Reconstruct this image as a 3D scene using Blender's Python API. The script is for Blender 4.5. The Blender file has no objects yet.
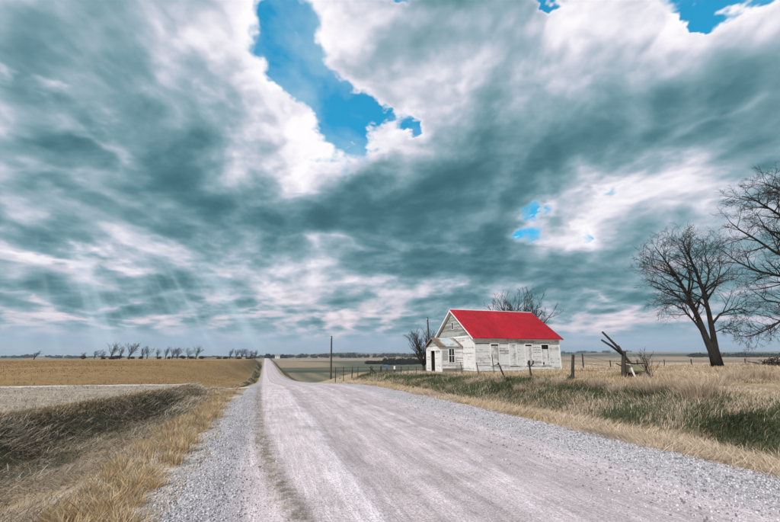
import bpy, bmesh, math, random
import numpy as np
from mathutils import Vector, Matrix, noise as mnoise

random.seed(7)
rng = np.random.default_rng(7)
scene = bpy.context.scene
col = scene.collection
R = math.radians

# ------------------------------------------------------------------ camera
# World: Y runs along the road, X to its right, camera stands on the left wheel track.
CAM_H = 1.70
FPX = 390.0 / 780.0                 # focal length in picture widths
PITCH = math.atan(95.0 / 390.0)
YAW = math.atan(125.0 / 390.0 * math.cos(PITCH))
cam_data = bpy.data.cameras.new("camera")
cam_data.sensor_width = 36.0
cam_data.lens = 36.0 * FPX
cam_data.clip_start = 0.05
cam_data.clip_end = 30000
cam = bpy.data.objects.new("camera", cam_data)
col.objects.link(cam)
cam.location = (0, 0, CAM_H)
cam.rotation_euler = (math.pi / 2 + PITCH, 0, -YAW)
scene.camera = cam

vs = scene.view_settings
scene.display_settings.display_device = 'sRGB'
vs.view_transform = 'Standard'
vs.look = 'None'
vs.gamma = 1.0
vs.use_curve_mapping = False
vs.exposure = 0.0

def ray(px, py):
    """direction (world) through a pixel of the 780x522 photograph"""
    x = (px - 390) / 390; y = (261 - py) / 390
    fy = math.cos(PITCH) - y * math.sin(PITCH)
    up = math.sin(PITCH) + y * math.cos(PITCH)
    return Vector((x * math.cos(YAW) + fy * math.sin(YAW), -x * math.sin(YAW) + fy * math.cos(YAW), up))

# ------------------------------------------------------------------ sun
SUN_AZ, SUN_EL = R(-124), R(43)      # azimuth from the road axis (+ right), elevation
sd = Vector((math.sin(SUN_AZ) * math.cos(SUN_EL), math.cos(SUN_AZ) * math.cos(SUN_EL), math.sin(SUN_EL)))
sun_data = bpy.data.lights.new("sun", 'SUN')
sun_data.energy = 4.0
sun_data.angle = R(4.5)
sun_data.color = (1.0, 0.965, 0.93)
sun = bpy.data.objects.new("sun", sun_data)
col.objects.link(sun)
sun.rotation_euler = (-sd).to_track_quat('-Z', 'Y').to_euler()

# ------------------------------------------------------------------ node helper
class NT:
    """tiny wrapper that makes node graphs readable"""
    def __init__(s, tree):
        s.t = tree; s.n = tree.nodes; s.l = tree.links
    def put(s, sock, v):
        if isinstance(v, bpy.types.NodeSocket): s.l.new(v, sock)
        elif v is not None:
            if isinstance(v, (tuple, list)) and sock.type == 'RGBA' and len(v) == 3: v = (*v, 1)
            sock.default_value = v
    def m(s, op, a, b=None, c=None, clamp=False):
        n = s.n.new('ShaderNodeMath'); n.operation = op; n.use_clamp = clamp
        for i, v in enumerate((a, b, c)): 
            if v is not None: s.put(n.inputs[i], v)
        return n.outputs[0]
    def add(s, a, b): return s.m('ADD', a, b)
    def mul(s, a, b): return s.m('MULTIPLY', a, b)
    def sub(s, a, b): return s.m('SUBTRACT', a, b)
    def ma(s, a, b, c): return s.m('MULTIPLY_ADD', a, b, c)
    def vm(s, op, a, b=None, out=0, scale=None):
        n = s.n.new('ShaderNodeVectorMath'); n.operation = op
        s.put(n.inputs[0], a)
        if b is not None: s.put(n.inputs[1], b)
        if scale is not None: s.put(n.inputs['Scale'], scale)
        return n.outputs['Value'] if op in ('LENGTH', 'DOT_PRODUCT', 'DISTANCE') else n.outputs[0]
    def comb(s, x, y, z=0.0):
        n = s.n.new('ShaderNodeCombineXYZ')
        for i, v in enumerate((x, y, z)): s.put(n.inputs[i], v)
        return n.outputs[0]
    def sep(s, v):
        n = s.n.new('ShaderNodeSeparateXYZ'); s.put(n.inputs[0], v); return n.outputs
    def noise(s, v, scale=1., detail=4., rough=.5, dist=0., lac=2., color=False, kind='FBM', dim='3D'):
        n = s.n.new('ShaderNodeTexNoise'); n.noise_dimensions = dim; n.noise_type = kind
        if v is not None: s.put(n.inputs['Vector'], v)
        for k, x in (('Scale', scale), ('Detail', detail), ('Roughness', rough), ('Distortion', dist), ('Lacunarity', lac)):
            s.put(n.inputs[k], x)
        return n.outputs['Color' if color else 'Fac']
    def voro(s, v, scale=1., feature='F1', out='Distance', rand=1., dim='3D'):
        n = s.n.new('ShaderNodeTexVoronoi'); n.voronoi_dimensions = dim; n.feature = feature
        s.put(n.inputs['Vector'], v); s.put(n.inputs['Scale'], scale); s.put(n.inputs['Randomness'], rand)
        return n.outputs[out]
    def rng(s, v, a, b, c=0., d=1., smooth=False):
        n = s.n.new('ShaderNodeMapRange'); n.clamp = True
        n.interpolation_type = 'SMOOTHSTEP' if smooth else 'LINEAR'
        for i, x in enumerate((v, a, b, c, d)): s.put(n.inputs[i], x)
        return n.outputs[0]
    def mix(s, f, a, b, blend='MIX'):
        n = s.n.new('ShaderNodeMix'); n.data_type = 'RGBA'; n.blend_type = blend; n.clamp_factor = True
        s.put(n.inputs[0], f); s.put(n.inputs[6], a); s.put(n.inputs[7], b)
        return n.outputs[2]
    def ramp(s, f, stops, interp='LINEAR'):
        n = s.n.new('ShaderNodeValToRGB'); n.color_ramp.interpolation = interp
        e = n.color_ramp.elements
        while len(e) < len(stops): e.new(0.5)
        for el, (p, c) in zip(e, stops):
            el.position = p; el.color = (*c, 1)
        s.put(n.inputs[0], f); return n.outputs[0]
    def mapping(s, v, loc=(0, 0, 0), rot=(0, 0, 0), sc=(1, 1, 1), kind='POINT'):
        n = s.n.new('ShaderNodeMapping'); n.vector_type = kind
        s.put(n.inputs['Vector'], v)
        if kind != 'NORMAL': n.inputs['Location'].default_value = loc
        n.inputs['Rotation'].default_value = rot; n.inputs['Scale'].default_value = sc
        return n.outputs[0]
    def node(s, typ, **kw):
        n = s.n.new(typ)
        for k, v in kw.items(): setattr(n, k, v)
        return n

def srgb(r, g, b):
    f = lambda c: (c / 255 / 12.92) if c / 255 <= .04045 else ((c / 255 + .055) / 1.055) ** 2.4
    return (f(r), f(g), f(b))
# ------------------------------------------------------------------ world: broken cloud deck over a Nishita sky
world = bpy.data.worlds.new("World"); scene.world = world
world.use_nodes = True
wt = world.node_tree; wt.nodes.clear()
k = NT(wt)
tc = k.node('ShaderNodeTexCoord')
D = k.vm('NORMALIZE', tc.outputs['Generated'])
dx, dy, dz = k.sep(D)
zc = k.m('MAXIMUM', dz, 0.0)
el = k.m('ARCSINE', dz)
az = k.m('ARCTAN2', dx, dy)
# cloud deck seen in perspective: coordinates on a level sheet overhead
inv = k.m('DIVIDE', 1.0, k.add(zc, 0.22))
P0 = k.comb(k.mul(dx, inv), k.mul(dy, inv), 0.0)
# wind rows run roughly along the line of sight: stretch the noise that way
P = k.mapping(P0, rot=(0, 0, R(14)), sc=(1.0, 0.95, 1.0))
# domain warp
wv = k.noise(P, 1.3, 2, .5, color=True, dim='2D')
Pw = k.vm('ADD', P, k.vm('SCALE', k.vm('SUBTRACT', wv, (.5, .5, .5)), scale=.20))
n_big = k.noise(Pw, 1.05, 4, .55, dim='2D')
n_mid = k.noise(Pw, 2.6, 5, .50, dim='2D')
n_fin = k.noise(Pw, 10.5, 4, .60, dim='2D')
# puffy relief, lit from the sun's side
so = (math.sin(SUN_AZ) * .10, math.cos(SUN_AZ) * .10, 0)
pf = lambda v: k.noise(v, 2.2, 5, .5, dim='2D')
relief = k.sub(pf(Pw), pf(k.vm('ADD', Pw, so)))
# stratocumulus cells: dark bases, bright cracks between them; small billows on lit flanks
Pc = k.vm('ADD', P, k.vm('SCALE', k.vm('SUBTRACT', k.noise(P, 2.2, 3, .5, color=True, dim='2D'), (.5, .5, .5)), scale=.75))
crack = k.rng(k.voro(Pc, 1.55, 'DISTANCE_TO_EDGE', dim='2D'), .0, .30, 1, 0)
crack = k.mul(k.mul(crack, crack), k.rng(k.noise(P, 1.4, 2, .5, dim='2D'), .38, .62))
Pb = k.vm('ADD', Pw, k.vm('SCALE', k.vm('SUBTRACT', k.noise(P, 7., 3, .6, color=True, dim='2D'), (.5, .5, .5)), scale=.10))
def puff(v): return k.add(k.add(k.mul(k.voro(v, 3.3, dim='2D'), 1.5), k.voro(v, 7., dim='2D')), k.mul(k.voro(v, 16., dim='2D'), .5))
billow = k.sub(puff(k.vm('ADD', Pb, tuple(.22 * c for c in so))), puff(Pb))
# warped angles for the placed cloud masses and gaps
wq = k.noise(P, 3.0, 4, .55, color=True, dim='2D')
wq2 = k.noise(P, 11., 3, .6, color=True, dim='2D')
# warp shrinks towards the horizon together with the cloud sheet
wsz = k.rng(zc, 0.02, .6, .25, 1.)
def warped(a, b):
    q = k.vm('ADD', k.comb(az, el), k.vm('SCALE', k.vm('MULTIPLY', k.vm('SUBTRACT', wq, (.5, .5, .5)), (a, a * .8, 0)), scale=wsz))
    return k.vm('ADD', q, k.vm('SCALE', k.vm('MULTIPLY', k.vm('SUBTRACT', wq2, (.5, .5, .5)), (b, b * .8, 0)), scale=wsz))
def quad(q):
    u, v, _ = k.sep(q)
    return k.comb(k.mul(u, u), k.mul(u, v), k.mul(v, v)), k.comb(u, v, 1.0)
Q = quad(warped(.26, .06))
QG = quad(warped(.17, .11))
def azel(px, py):
    r = ray(px, py).normalized()
    return np.array([math.atan2(r.x, r.y), math.asin(r.z)])
def blob(acc, q, px, py, rx, ry, ang, amp):
    """soft ellipse on the celestial sphere"""
    c = azel(px, py)
    J = np.stack([(azel(px + 2, py) - azel(px - 2, py)) / 4, (azel(px, py + 2) - azel(px, py - 2)) / 4], 1)
    a = R(ang); M = J @ np.array([[math.cos(a) * rx, -math.sin(a) * ry], [math.sin(a) * rx, math.cos(a) * ry]])
    U, S, _ = np.linalg.svd(M)
    if np.linalg.det(U) < 0: U[:, 1] *= -1
    A = U @ np.diag(S ** -2.0) @ U.T            # exp(-(q-c)^T A (q-c)) as two dot products
    w = A @ c
    e = k.vm('DOT_PRODUCT', q[0], (-A[0, 0], -2 * A[0, 1], -A[1, 1]))
    e = k.add(e, k.vm('DOT_PRODUCT', q[1], (2 * w[0], 2 * w[1], -float(c @ w))))
    return k.add(acc, k.mul(k.m('EXPONENT', e), amp))
lay = 0.0
# px, py, rx, ry, angle (clockwise in the picture), brightness
for b in [
    (352, 40, 40, 45, 0, .22), (392, 130, 46, 38, 0, .24), (440, 80, 55, 55, -20, .20), (400, 12, 60, 25, 0, .16), (250, 80, 50, 50, 20, .12), (750, 60, 70, 40, 0, -.24), (470, 160, 50, 20, -10, -.06),
    (215, 45, 55, 60, 20, 0.360), (250, 125, 50, 40, 25, 0.340), (305, 150, 40, 28, 20, 0.300), (170, 20, 40, 14, 40, 0.110),
    (195, 80, 50, 10, 42, 0.100), (345, 25, 36, 30, 0, 0.360), (385, 140, 34, 30, 0, 0.330), (430, 95, 50, 45, 0, 0.300),
    (480, 60, 50, 40, -40, 0.110), (420, 20, 60, 30, 0, 0.180), (430, 150, 60, 22, 0, 0.100),
    (14, 82, 20, 8, 25, 0.380), (57, 88, 12, 8, 25, 0.250), (105, 138, 28, 9, 35, 0.300), (136, 168, 16, 8, 45, 0.210), (20, 135, 35, 10, 15, 0.150),
    (60, 195, 40, 8, 20, 0.130), (70, 110, 60, 16, 20, 0.070),
    (80, 42, 75, 32, 15, -0.208), (150, 75, 45, 22, 20, -0.112), (40, 160, 55, 22, 15, -0.176), (95, 110, 40, 14, 15, -0.096), (60, 235, 75, 14, 6, -0.176), (20, 225, 60, 14, 6, -0.112),
    (190, 195, 85, 30, 14, -0.240), (270, 205, 80, 36, 0, -0.208), (350, 222, 80, 30, 0, -0.224), (420, 245, 60, 22, 0, -0.232),
    (480, 165, 90, 26, -18, -0.096), (560, 90, 60, 45, -30, -0.112), (620, 120, 80, 24, -25, -0.096), (700, 90, 50, 40, -20, -0.104), (530, 160, 60, 16, -25, -0.112), (460, 200, 60, 22, -10, -0.192),
    (560, 268, 100, 18, 0, -0.255), (505, 250, 60, 16, 0, -0.209), (610, 296, 70, 10, 0, -0.162), (720, 200, 40, 20, -20, -0.064), (740, 140, 40, 20, -25, -0.080),
    (690, 187, 42, 16, -22, 0.260), (615, 213, 55, 15, -28, 0.250), (580, 236, 50, 14, -12, 0.250), (650, 160, 60, 8, -28, 0.150), (650, 255, 60, 10, -6, 0.145),
    (590, 18, 40, 20, -25, 0.210), (660, 18, 30, 22, 20, 0.200), (520, 25, 30, 18, 0, 0.110), (755, 60, 20, 50, 30, 0.100), (640, 75, 60, 8, -35, 0.060), (740, 110, 60, 8, -30, 0.080),
    (100, 263, 70, 8, 8, 0.406), (30, 254, 45, 5, 6, 0.334), (155, 246, 50, 9, 10, 0.290), (215, 262, 45, 7, 10, 0.232), (235, 298, 55, 6, 8, 0.232), (285, 288, 30, 9, 0, 0.304),
    (370, 282, 30, 10, -8, 0.290), (300, 268, 60, 8, 0, 0.145), (450, 247, 55, 6, 5, 0.290), (445, 290, 50, 6, 0, 0.217), (60, 322, 110, 3.4, 0, 0.304), (300, 315, 110, 4, 0, 0.217), (450, 312, 60, 4, 0, 0.145),
    (160, 280, 55, 8, 6, -0.186), (80, 298, 90, 10, 2, -0.186), (260, 305, 60, 5, 0, -0.139), (420, 268, 60, 8, 0, -0.186), (620, 318, 120, 4, 0, 0.160)]:
    lay = blob(lay, Q, *b)
gap = 0.0
for b in [(285, 6, 34, 36, 0, 1.), (294, 52, 42, 30, 20, 1.05), (326, 88, 52, 25, 22, 1.05), (345, 130, 24, 38, 0, 1.), (380, 104, 18, 9, 10, .7), (408, 120, 8, 12, 0, .7),
          (730, -10, 70, 20, -4, 1.), (690, 8, 16, 8, 0, .6), (556, -3, 22, 8, 0, .8), (542, 214, 24, 11, -25, .56), (530, 236, 22, 8, -10, .52), (588, 230, 9, 13, -40, .46), (612, 188, 16, 6, -35, .44), (390, -6, 20, 8, 0, .6)]:
    gap = blob(gap, QG, *b)
# coverage and thickness
cov = k.add(k.sub(.60, gap), k.add(k.mul(k.sub(n_mid, .5), .55), k.mul(k.sub(n_fin, .5), .5)))
# scattered small openings elsewhere in the deck
alpha = k.rng(cov, .0, .33, 0, 1, True)
rim = k.mul(k.rng(cov, .75, .2, 0, 1, True), k.rng(gap, .03, .3, 0, 1))
# cloud lightness
damp = k.rng(zc, .04, .55, .22, 1.)
S = k.add(.455, lay)
S = k.add(S, k.mul(k.mul(k.sub(n_big, .5), .95), damp))
S = k.add(S, k.mul(k.mul(k.sub(n_mid, .5), .66), damp))
S = k.add(S, k.mul(k.mul(k.sub(n_fin, .5), .13), damp))
S = k.add(S, k.mul(relief, 1.5))
S = k.add(S, k.mul(k.sub(crack, .12), k.rng(zc, .75, .30, .05, .33)))
S = k.add(S, k.mul(billow, k.mul(k.rng(S, .45, .9, .07, .55), k.rng(zc, .12, .5, .22, 1.))))
S = k.add(S, k.mul(rim, .20))
S = k.ma(k.sub(S, .5), 1.14, .485)
cloud = k.ramp(k.ma(S, 1 / 1.7, .40 / 1.7), [((q + .40) / 1.7, srgb(*c)) for q, c in
               [(-.40, (58, 100, 112)), (-.1, (70, 114, 126)), (.10, (88, 132, 143)), (.32, (122, 158, 170)), (.50, (158, 180, 194)), (.68, (200, 205, 219)), (.90, (236, 234, 243)), (1.28, (255, 253, 255))]])
# pink-grey cast of the low, far cloud bands
low = k.rng(el, R(13), R(3), 0, 1, True)
cloud = k.mix(k.mul(k.mul(low, .42), k.rng(S, .42, .7)), cloud, srgb(232, 208, 214))
# blue behind the gaps: Nishita, deepened towards the print's cyan
sky = k.node('ShaderNodeTexSky', sky_type='NISHITA')
sky.sun_disc = False
sky.sun_elevation = SUN_EL
sky.sun_rotation = SUN_AZ
sky.altitude = 300; sky.air_density = 1.0; sky.dust_density = .4; sky.ozone_density = 2.0
blue = k.mix(1.0, sky.outputs[0], (.30, 2.35, 2.30, 1), 'MULTIPLY')
blue = k.mix(.55, blue, tuple(10 * c for c in srgb(44, 156, 208)))
thin = k.mix(k.m('MAXIMUM', k.mul(k.rng(k.noise(Pw, 3.6, 4, .6, dim='2D'), .42, .72), .55), k.mul(k.rng(k.noise(Pb, 7.5, 4, .65, dim='2D'), .62, .72, 0, 1, True), .9)), blue, tuple(10 * c for c in srgb(190, 215, 228)))
cl10 = k.vm('SCALE', cloud, scale=10.0)
air = k.mix(alpha, thin, cl10)
# the deck ends in pale blue haze above the horizon
hz = k.rng(k.add(el, k.mul(k.sub(n_mid, .5), .035)), R(4.6), R(1.6), 0, 1, True)
hazec = tuple(10 * c for c in srgb(160, 185, 206))
streak = k.mul(k.rng(k.noise(k.comb(k.mul(az, 3.), k.mul(el, 55.), 0.), 1., 4, .5), .5, .72), .35)
hcol = k.mix(streak, hazec, tuple(10 * c for c in srgb(205, 196, 208)))
air = k.mix(k.mul(hz, .93), air, hcol)
# faint shafts of light falling from the breaks on the left: fans that share one vanishing point behind the cloud
fan = ray(-23, -78).normalized()
fr = ray(160, 330).normalized()
e1 = (fr - fan * fr.dot(fan)).normalized(); e2 = fan.cross(e1)
ang = k.m('ARCTAN2', k.vm('DOT_PRODUCT', D, tuple(e2)), k.vm('DOT_PRODUCT', D, tuple(e1)))
sh = k.rng(k.noise(k.comb(k.mul(ang, 11.), 0., 0.), 1., 3, .55), .42, .72, 0, 1, True)
sh = k.mul(sh, k.mul(k.rng(el, R(17), R(6.5), 0, 1, True), k.m('MULTIPLY', k.rng(az, R(-32), R(-20), 0, 1, True), k.rng(az, R(8), R(-4), 0, 1, True))))
air = k.mix(k.mul(sh, .46), air, tuple(10 * c for c in srgb(205, 228, 240)))
# below the horizon (never in view behind the terrain): the haze colour carries on
air = k.mix(k.rng(dz, -.002, -0.024), air, tuple(10 * c for c in srgb(150, 150, 150)))
bg = k.node('ShaderNodeBackground'); k.put(bg.inputs[0], air); bg.inputs[1].default_value = 0.1
wo = k.node('ShaderNodeOutputWorld'); k.l.new(bg.outputs[0], wo.inputs[0])
world.cycles.sampling_method = 'MANUAL'; world.cycles.sample_map_resolution = 512
scene.cycles.use_adaptive_sampling = True
scene.cycles.adaptive_threshold = 0.015
scene.cycles.adaptive_min_samples = 8
# ------------------------------------------------------------------ mesh and material helpers
def new_mat(name, rough=.85):
    m = bpy.data.materials.new(name); m.use_nodes = True
    t = m.node_tree; t.nodes.clear(); g = NT(t)
    b = g.node('ShaderNodeBsdfPrincipled'); b.inputs['Roughness'].default_value = rough
    b.inputs['Specular IOR Level'].default_value = .25
    o = g.node('ShaderNodeOutputMaterial'); g.l.new(b.outputs[0], o.inputs[0])
    g.b = b; g.o = o; g.mat = m
    return g
def pos(g): return g.node('ShaderNodeNewGeometry').outputs['Position']
def objco(g): return g.node('ShaderNodeTexCoord').outputs['Object']
def attr(g, name, out='Color'):
    n = g.node('ShaderNodeAttribute'); n.attribute_name = name; return n.outputs[out]
def bump(g, h, strength=.5, dist=.02, prev=None):
    n = g.node('ShaderNodeBump'); n.inputs['Strength'].default_value = strength; n.inputs['Distance'].default_value = dist
    g.put(n.inputs['Height'], h)
    if prev is not None: g.put(n.inputs['Normal'], prev)
    return n.outputs[0]

def link(o, parent=None):
    col.objects.link(o)
    if parent is not None: o.parent = parent
    return o
def tag(o, label=None, cat=None, group=None, kind=None):
    if label: o['label'] = label
    if cat: o['category'] = cat
    if group: o['group'] = group
    if kind: o['kind'] = kind
    return o
def empty(name, loc=(0, 0, 0)):
    o = bpy.data.objects.new(name, None); o.location = loc; o.empty_display_size = .3
    return link(o)
def np_mesh(name, verts, faces, mat=None, parent=None, colors=None, smooth=False, cname='tint', off=None):
    """verts (N,3); faces (M,k) array or list of arrays; colors (N,3) point colours"""
    me = bpy.data.meshes.new(name)
    if isinstance(faces, np.ndarray): faces = [faces]
    nl = sum(f.size for f in faces); nf = sum(len(f) for f in faces)
    v = np.asarray(verts, np.float32)
    if off is not None: v = v - np.asarray(off, np.float32)
    me.vertices.add(len(v)); me.vertices.foreach_set('co', v.ravel())
    me.loops.add(nl); me.polygons.add(nf)
    me.loops.foreach_set('vertex_index', np.concatenate([f.ravel() for f in faces]).astype(np.int32))
    tot = np.concatenate([np.full(len(f), f.shape[1]) for f in faces]).astype(np.int32)
    st = np.concatenate([[0], np.cumsum(tot)[:-1]]).astype(np.int32)
    me.polygons.foreach_set('loop_start', st); me.polygons.foreach_set('loop_total', tot)
    if smooth: me.polygons.foreach_set('use_smooth', np.ones(nf, bool))
    me.update(calc_edges=True); me.validate()
    if colors is not None:
        a = me.attributes.new(cname, 'FLOAT_COLOR', 'POINT')
        c = np.ones((len(v), 4), np.float32); c[:, :3] = colors
        a.data.foreach_set('color', c.ravel())
    if mat is not None: me.materials.append(mat)
    o = bpy.data.objects.new(name, me)
    if off is not None and parent is None: o.location = off
    return link(o, parent)

class MB:
    """collects boxes, quads and tubes; build() makes ONE mesh object"""
    def __init__(s): s.v = []; s.f = []; s.c = []; s.cur = (1, 1, 1)
    def quad(s, *p):
        i = len(s.v); s.v += [tuple(q) for q in p]; s.c += [s.cur] * len(p); s.f.append(tuple(range(i, i + len(p))))
    def box(s, a, b, M=None):
        (x0, y0, z0), (x1, y1, z1) = a, b
        p = [(x0, y0, z0), (x1, y0, z0), (x1, y1, z0), (x0, y1, z0), (x0, y0, z1), (x1, y0, z1), (x1, y1, z1), (x0, y1, z1)]
        s.hexa(p, M)
    def hexa(s, p, M=None):
        if M is not None: p = [tuple(M @ Vector(q)) for q in p]
        i = len(s.v); s.v += [tuple(q) for q in p]; s.c += [s.cur] * 8
        for f in ((3, 2, 1, 0), (4, 5, 6, 7), (0, 1, 5, 4), (1, 2, 6, 5), (2, 3, 7, 6), (3, 0, 4, 7)):
            s.f.append(tuple(i + j for j in f))
    def tube(s, pts, rad, n=6, cap=True, jit=0.):
        pts = [Vector(p) for p in pts]; i0 = len(s.v); ref = Vector((.31, .83, .47))
        for j, p in enumerate(pts):
            t = (pts[min(j + 1, len(pts) - 1)] - pts[max(j - 1, 0)]).normalized()
            u = t.cross(ref).normalized(); w = t.cross(u)
            r = rad[j] if isinstance(rad, (list, tuple)) else rad
            for q in range(n):
                a = 2 * math.pi * q / n; rr = r * (1 + random.uniform(-jit, jit))
                s.v.append(tuple(p + u * math.cos(a) * rr + w * math.sin(a) * rr)); s.c.append(s.cur)
        for j in range(len(pts) - 1):
            for q in range(n):
                a = i0 + j * n + q; b = i0 + j * n + (q + 1) % n
                s.f.append((a, b, b + n, a + n))
        if cap:
            s.f.append(tuple(i0 + q for q in reversed(range(n)))); e = i0 + (len(pts) - 1) * n
            s.f.append(tuple(e + q for q in range(n)))
    def build(s, name, mat, parent=None, smooth=False, off=None):
        me = bpy.data.meshes.new(name)
        v = s.v if off is None else [tuple(Vector(p) - Vector(off)) for p in s.v]
        me.from_pydata(v, [], s.f); me.update()
        a = me.attributes.new('tint', 'FLOAT_COLOR', 'POINT')
        c = np.ones((len(v), 4), np.float32); c[:, :3] = np.array(s.c).reshape(-1, 3); a.data.foreach_set('color', c.ravel())
        if smooth: me.polygons.foreach_set('use_smooth', np.ones(len(me.polygons), bool))
        if mat: me.materials.append(mat)
        o = bpy.data.objects.new(name, me)
        if off is not None and parent is None: o.location = off
        return link(o, parent)

# ------------------------------------------------------------------ terrain height
def sst(a, b, x):
    t = np.clip((x - a) / (b - a), 0, 1); return t * t * (3 - 2 * t)
_py = [-50, 0, 10, 20, 28, 36, 45, 60, 80, 105, 140, 200, 300, 500, 950, 1300, 2000, 6000]
_pz = [0, 0, -.02, -.12, -.28, -.70, -1.22, -2.1, -3.15, -4.3, -5.5, -6.5, -5.6, -4.3, -2.9, -5, -4, -4]
_yy = np.concatenate([np.arange(-50, 400, .5), np.arange(400, 6000, 5.)])
_zz = np.interp(_yy, _py, _pz)
for _ in range(3): _zz[4:-4] = sum(_zz[4 + d:len(_zz) - 4 + d] for d in (-4, -2, 0, 2, 4)) / 5
def zroad(Y): return np.interp(Y, _yy, _zz)

def vnoise(x, y, seed=0):
    """value noise, vectorised, -1..1"""
    xi = np.floor(x).astype(np.int64); yi = np.floor(y).astype(np.int64); fx = x - xi; fy = y - yi
    def h(a, b):
        n = (a * 374761393 + b * 668265263 + seed * 1442695041) & 0xffffffff
        n = ((n ^ (n >> 13)) * 1274126177) & 0xffffffff
        return ((n ^ (n >> 16)) & 0xffff) / 32767.5 - 1
    u = fx * fx * (3 - 2 * fx); v = fy * fy * (3 - 2 * fy)
    return (h(xi, yi) * (1 - u) + h(xi + 1, yi) * u) * (1 - v) + (h(xi, yi + 1) * (1 - u) + h(xi + 1, yi + 1) * u) * v
def fbm(x, y, seed=0, oct=4, gain=.5):
    s = 0; a = 1; t = 0
    for i in range(oct):
        s = s + a * vnoise(x * 2 ** i + 17.3 * i, y * 2 ** i - 9.1 * i, seed + i); t += a; a *= gain
    return s / t

XL, XR = -.92, 7.2          # gravel edges
def bank_x(Y): return np.interp(Y, [0, 14, 26, 40], [-7.4, -7.1, -4.1, -4.1])
def terrain(X, Y):
    X = np.asarray(X, float); Y = np.asarray(Y, float)
    zr = zroad(Y); D = np.hypot(X, Y)
    # ---- left of the road: ditch, bank, fields
    zfl = np.interp(Y, [-50, 28, 100, 300, 360, 700, 1500, 6000], [.02, .0, -.15, -.25, -1.5, -9, -6, -4])
    bx = bank_x(Y)
    dep = .78 * (1 - sst(19, 27.5, Y)) + .02
    mid = XL - .62 * (XL - bx)
    down = sst(XL - .2, mid + .3, X)          # 0 at the road edge, 1 at the ditch bottom
    wallx = sst(bx + 2.0, bx, X)
    up = 1 - sst(bx - .1, mid - .5, X)
    zl_near = zr * (1 - up) + zfl * up - dep * down * (1 - up)
    zl_near = zl_near + .10 * np.exp(-((X - bx - .0) / .5) ** 2) * (1 - sst(12, 18, Y))
    cut = 1 - sst(-24 + .058 * np.clip(Y, 0, 290), -1.2, X)
    zl_far = zr * (1 - cut) + zfl * cut - .35 * np.exp(-((X + 2.6) / .9) ** 2)
    g = sst(27, 33, Y)
    zl = zl_near * (1 - g) + zl_far * g
    # ---- right of the road: shallow ditch, bank, yard; valley beyond the drive
    a = np.interp(Y, [-50, 4, 18, 28, 38, 52, 100, 300, 6000], [.9, .9, 1.05, .55, -.12, -.3, -.9, -.6, -.6])
    rampx = .55 * sst(10., 14., X) + .45 * sst(13, 27, X)
    zyard = np.where(a > 0, a * rampx, a * sst(8.5, 14, X))
    near = zyard - .30 * np.exp(-((X - 9.6) / .75) ** 2) * (1 - sst(22, 34, Y)) - .05 * sst(7, 8, X) * (1 - sst(12, 14, X))
    sh = 1 - sst(XR + .2, 12, X)
    near = near + zr * sh
    zval = np.interp(Y, [0, 45, 80, 130, 200, 330, 500, 950, 1400, 6000], [-.5, -1.4, -4.6, -7.2, -8.2, -8., -6, -3.5, -4, -4])
    edge = X - (.52 * Y + 4)
    gate = (1 - sst(-14, 16 + .1 * Y, edge)) * sst(44, 80, Y)
    zrgt = near * (1 - gate) + (zval * sst(7, 14, X) + (zr - .05) * (1 - sst(7, 14, X))) * gate
    z = np.where(X < XL, zl, np.where(X > XR, zrgt, zr))
    # far hills
    az = np.arctan2(X, Y)
    hr = sst(R(-4), R(12), az)
    z = z + sst(1100, 3000, D) * (6 + 20 * hr + 6 * vnoise(az * 14, D * 0 + .5, 5) + 3 * vnoise(az * 37, D * 0, 6))
    # unevenness off the road
    off = np.clip(np.maximum(XL - .1 - X, X - XR - .1), 0, 1)
    z = z + off * (.07 * fbm(X * .7, Y * .7, 11) + .035 * fbm(X * 3.1, Y * 3.1, 21, 3)) * (1 - .5 * sst(30, 80, D)) + off * .35 * sst(60, 300, D) * fbm(X * .02, Y * .02, 31, 3)
    # road bed under the gravel sheet
    inr = np.clip(np.minimum(X - XL + .0, XR - X) / .5, 0, 1)
    z = z - inr * (.07 + .0012 * np.clip(Y, 0, 2000))
    # crossing lane (left) and field drive (right) lie flat
    lane = np.exp(-((Y - 29.4) / 1.6) ** 4) * sst(-2, -4, X) * 0
    return z
def zt(x, y): return float(terrain(np.array([x]), np.array([y]))[0])
def hit(px, py, tmax=4000):
    """where the ray through a photo pixel meets the terrain"""
    r = ray(px, py); r = r / math.hypot(r.x, r.y)
    t = np.concatenate([np.arange(2, 80, .05), np.arange(80, tmax, 1.)])
    zz = CAM_H + r.z * t; g = terrain(r.x * t, r.y * t)
    i = np.argmax(zz < g)
    if not (zz < g).any(): return None
    return Vector((r.x * t[i], r.y * t[i], float(g[i])))
def at_dist(px, py, y):
    r = ray(px, py); t = y / r.y; return Vector((r.x * t, y, CAM_H + r.z * t))
# ------------------------------------------------------------------ ground sheet
def grow(a, step, k_, end):
    out = [a]; s = step
    while out[-1] < end: s *= k_; out.append(out[-1] + s)
    return out
gx = np.array([-v for v in grow(11, .15, 1.065, 4200)][::-1][:-1] + list(np.arange(-11, 18.001, .15)) + grow(18, .15, 1.065, 4200)[1:])
gy = np.array([-v for v in grow(8, .3, 1.2, 400)][::-1][:-1] + list(np.arange(-8, 30.001, .15)) + grow(30, .15, 1.04, 5200)[1:])
GX, GY = np.meshgrid(gx, gy)
GZ = terrain(GX, GY)

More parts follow.
